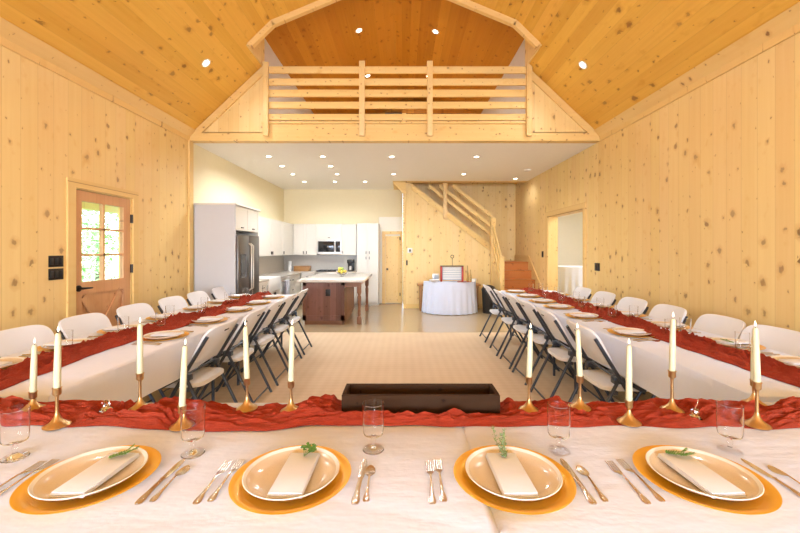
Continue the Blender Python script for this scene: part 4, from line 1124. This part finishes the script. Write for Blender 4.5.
t = thing('half_round_table', 'half round table hidden beneath the floor length pleated cloth', 'table', (cx, cy, 0))
m = MB(); m.prism([(.585*math.cos(PI+PI*k/24), -.025+.485*math.sin(PI+PI*k/24)) for k in range(25)], 2, TZ-.03, TZ-.003); m.build('tabletop', M['whiteplastic'], t)
for p in ((-.4, -.1), (.4, -.1), (0, -.38)): MB().tube([(*p, 0), (*p, TZ-.03)], .018, 10).build('leg', M['tube'], t)
# striped rack
t = thing('letter_board', 'red framed board with white slats standing on the draped table', 'board', (xs(452, 8.7), 8.72, TZ+.001))
MB().box(-.23, .23, .0, .03, .03, .33).build('panel', M['insul'], t)
for k in range(7): MB().box(-.205, .205, -.012, -.001, .05+.04*k, .077+.04*k, .002).build('slat', M['whiteplastic'], t)
for s in (-1, 1): MB().box(min(s*.22, s*.26), max(s*.22, s*.26), -.03, .05, 0, .34, .003).build('side_frame', M['redpaint'], t)
MB().box(-.26, .26, -.02, .04, .34, .36, .003).build('top_bar', M['black'], t)
o = MB().tube([(0, 0, .0), (0, 0, .17)], .005, 8)
for k in range(24):
    pass
o.tube([(.035*math.cos(a), 0, .205+.035*math.sin(a)) for a in [2*PI*k/20 for k in range(21)]], .006, 8, False)
o = o.build('ring_finial', M['iron'], t); o.location = (.01, .01, .36)
t = thing('picture_frame', 'small grey picture frame left of the red framed board', 'picture frame', (xs(436, 8.7), 8.72, TZ+.001))
MB().box(-.08, .08, 0, .02, 0, .18, .004).build('frame', M['steel_l'], t); MB().box(-.055, .055, -.003, 0.0, .03, .15).build('picture', M['insul'], t)
o = MB().lathe([(0, 0), (.05, 0), (.10, .03), (.115, .055), (.11, .057), (.05, .01), (0, .008)], 28).build('serving_bowl', M['whiteplastic']); o.location = (xs(434, 8.6), 8.58, TZ+.001); tag(o, 'white bowl at the left of the draped table', 'bowl')
def crumple(u, v):
    x = (u-.5)*.30; y_ = (v-.5)*.16; return (x, y_, .012 + .018*abs(noise.noise(Vector((x*14, y_*22, 3)))) )
m = MB(); m.grid(crumple, 30, 18); o = m.build('red_napkin', M['gauze'], None, 80); o.location = (xs(464, 8.55), 8.52, TZ-.002); md = o.modifiers.new('t', 'SOLIDIFY'); md.thickness = .003
tag(o, 'crumpled red cloth at the front of the draped table', 'cloth')
for k, (px, hh, yy) in enumerate(((467.5, .36, 8.74), (470.5, .27, 8.70))):
    o = MB().lathe([(0, 0), (.022, 0), (.024, .01), (.022, hh*.5), (.009, hh*.7), (.009, hh), (0, hh)], 16).build('glass_bottle', plain('amber_glass_%d' % k, (.50, .30, .08), .2)); o.location = (xs(px, yy), yy, TZ+.001)
    tag(o, ('taller' if k == 0 else 'shorter') + ' slim amber bottle right of the red framed board', 'bottle', 'slim amber bottles')
o = MB().lathe([(0, 0), (.045, 0), (.05, .07), (.046, .07), (.04, .006), (0, .006)], 20).build('white_cup', M['whiteplastic']); o.location = (xs(474.5, 8.6), 8.66, TZ+.001); tag(o, 'small white cup at the right end of the draped table', 'cup')
# black bin
t = thing('trash_bin', 'black round bin standing between draped table and stairs', 'bin', (1.97, 8.75, 0))
MB().lathe([(0, 0), (.13, 0), (.155, .52), (.15, .52), (.12, .02), (0, .02)], 28).build('body', M['black'], t)
MB().lathe([(.158, .50), (.165, .53), (.13, .60), (.05, .635), (0, .64)], 28).build('liner', plain('black_bag', (.02, .02, .02), .35, bstr=.6, bscale=20), t)
# tall draped table in the side room
cx2, cy2 = 3.98, 8.75
def sk2(u, v):
    a = 2*PI*u; r = .48*(1 + .05*v*math.sin(a*19+1.1*math.sin(a*3)) + .04*v); return (cx2+r*math.cos(a), cy2+r*math.sin(a), 1.06-1.05*v)
m = MB(); g = m.grid(sk2, 240, 10, True); m.bm.faces.new([r[0] for r in g])
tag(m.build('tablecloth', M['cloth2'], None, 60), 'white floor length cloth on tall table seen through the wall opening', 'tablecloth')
t = thing('cocktail_table', 'tall round table under the cloth in the side room', 'table', (cx2, cy2, 0))
MB().lathe([(0, 1.03), (.46, 1.03), (.46, 1.055), (0, 1.055)], 32).build('tabletop', M['whiteplastic'], t); MB().lathe([(0, 0), (.28, 0), (.25, .02), (.03, .05), (.03, 1.03), (0, 1.03)], 24).build('pedestal', M['tube'], t)

# ------------------------------------------------------------------ outside the front door
struct('ground', MB().box(-16, XL-.15, -8, 18, -.25, -.12), M['grass'])
struct('porch_ceiling', MB().box(-5.6, XL-.15, 1, 8, 2.35, 2.45).box(-5.7, -5.55, 1, 8, 2.15, 2.45), M['pineY'])
for i, (x, y, r, h) in enumerate(((-8.6, 7.6, 1.45, 2.4), (-10.2, 11.0, 1.75, 2.9), (-8.0, 13.6, 1.4, 2.1), (-12.3, 15.6, 2.3, 3.6), (-9.6, 4.4, 1.4, 2.0))):
    t = thing('tree', 'green leafy tree seen through the door panes, on the lawn', 'tree', (x, y, -.12), group='trees outside the door')
    t['label'] = ['green leafy tree behind the middle door panes', 'tall green tree behind the right door panes', 'low green tree at the right behind the panes', 'biggest tree, farthest behind the door panes', 'low green tree at the left behind the panes'][i]
    MB().tube([(0, 0, 0), (.05, 0, h*.4), (0, .05, h*.8)], [.14, .11, .06], 10).build('trunk', M['bark'], t)
    rr = random.Random(i); m = MB()
    for k in range(2600):
        v = Vector((rr.gauss(0, 1), rr.gauss(0, 1), rr.gauss(0, 1))).normalized()*r*(rr.random()**.4)
        v.z = v.z*.9 + h*.62
        if v.z < .15: v.z = .15+rr.random()*.3
        leaf(m, v, (rr.uniform(-1, 1), rr.uniform(-1, 1), rr.uniform(-.8, .4)), .17, .10, (.2, .1, 1))
    m.build('crown', M['leaf'], t, 0)

# ------------------------------------------------------------------ world, camera, view
sc = bpy.context.scene
w = bpy.data.worlds.new('World'); sc.world = w; w.use_nodes = True; nt = w.node_tree
sky = nt.nodes.new('ShaderNodeTexSky'); sky.sky_type = 'NISHITA'; sky.sun_disc = False; sky.sun_elevation = math.radians(48); sky.sun_rotation = 2.2
nt.links.new(sky.outputs[0], nt.nodes['Background'].inputs[0]); nt.nodes['Background'].inputs[1].default_value = 1.9
s = bpy.data.lights.new('sun', 'SUN'); s.energy = 5.5; s.angle = .02; s.color = (1, .95, .85); so = bpy.data.objects.new('sun', s); col.objects.link(so); so.rotation_euler = (math.radians(15), math.radians(42), 0); so.location = (0, 0, 12)
cam = bpy.data.cameras.new('camera'); co = bpy.data.objects.new('camera', cam); col.objects.link(co)
co.location = (0, 0, H); co.rotation_euler = (PI/2, 0, 0)
cam.sensor_width = 36; cam.lens = 36*F/800; cam.shift_y = -(266.5-CY)/800; cam.shift_x = -(CX-400)/800; cam.clip_start = .05
sc.camera = co
vs = sc.view_settings; vs.view_transform = 'Standard'; vs.look = 'None'; vs.gamma = 1; vs.use_curve_mapping = False; vs.exposure = 0.0
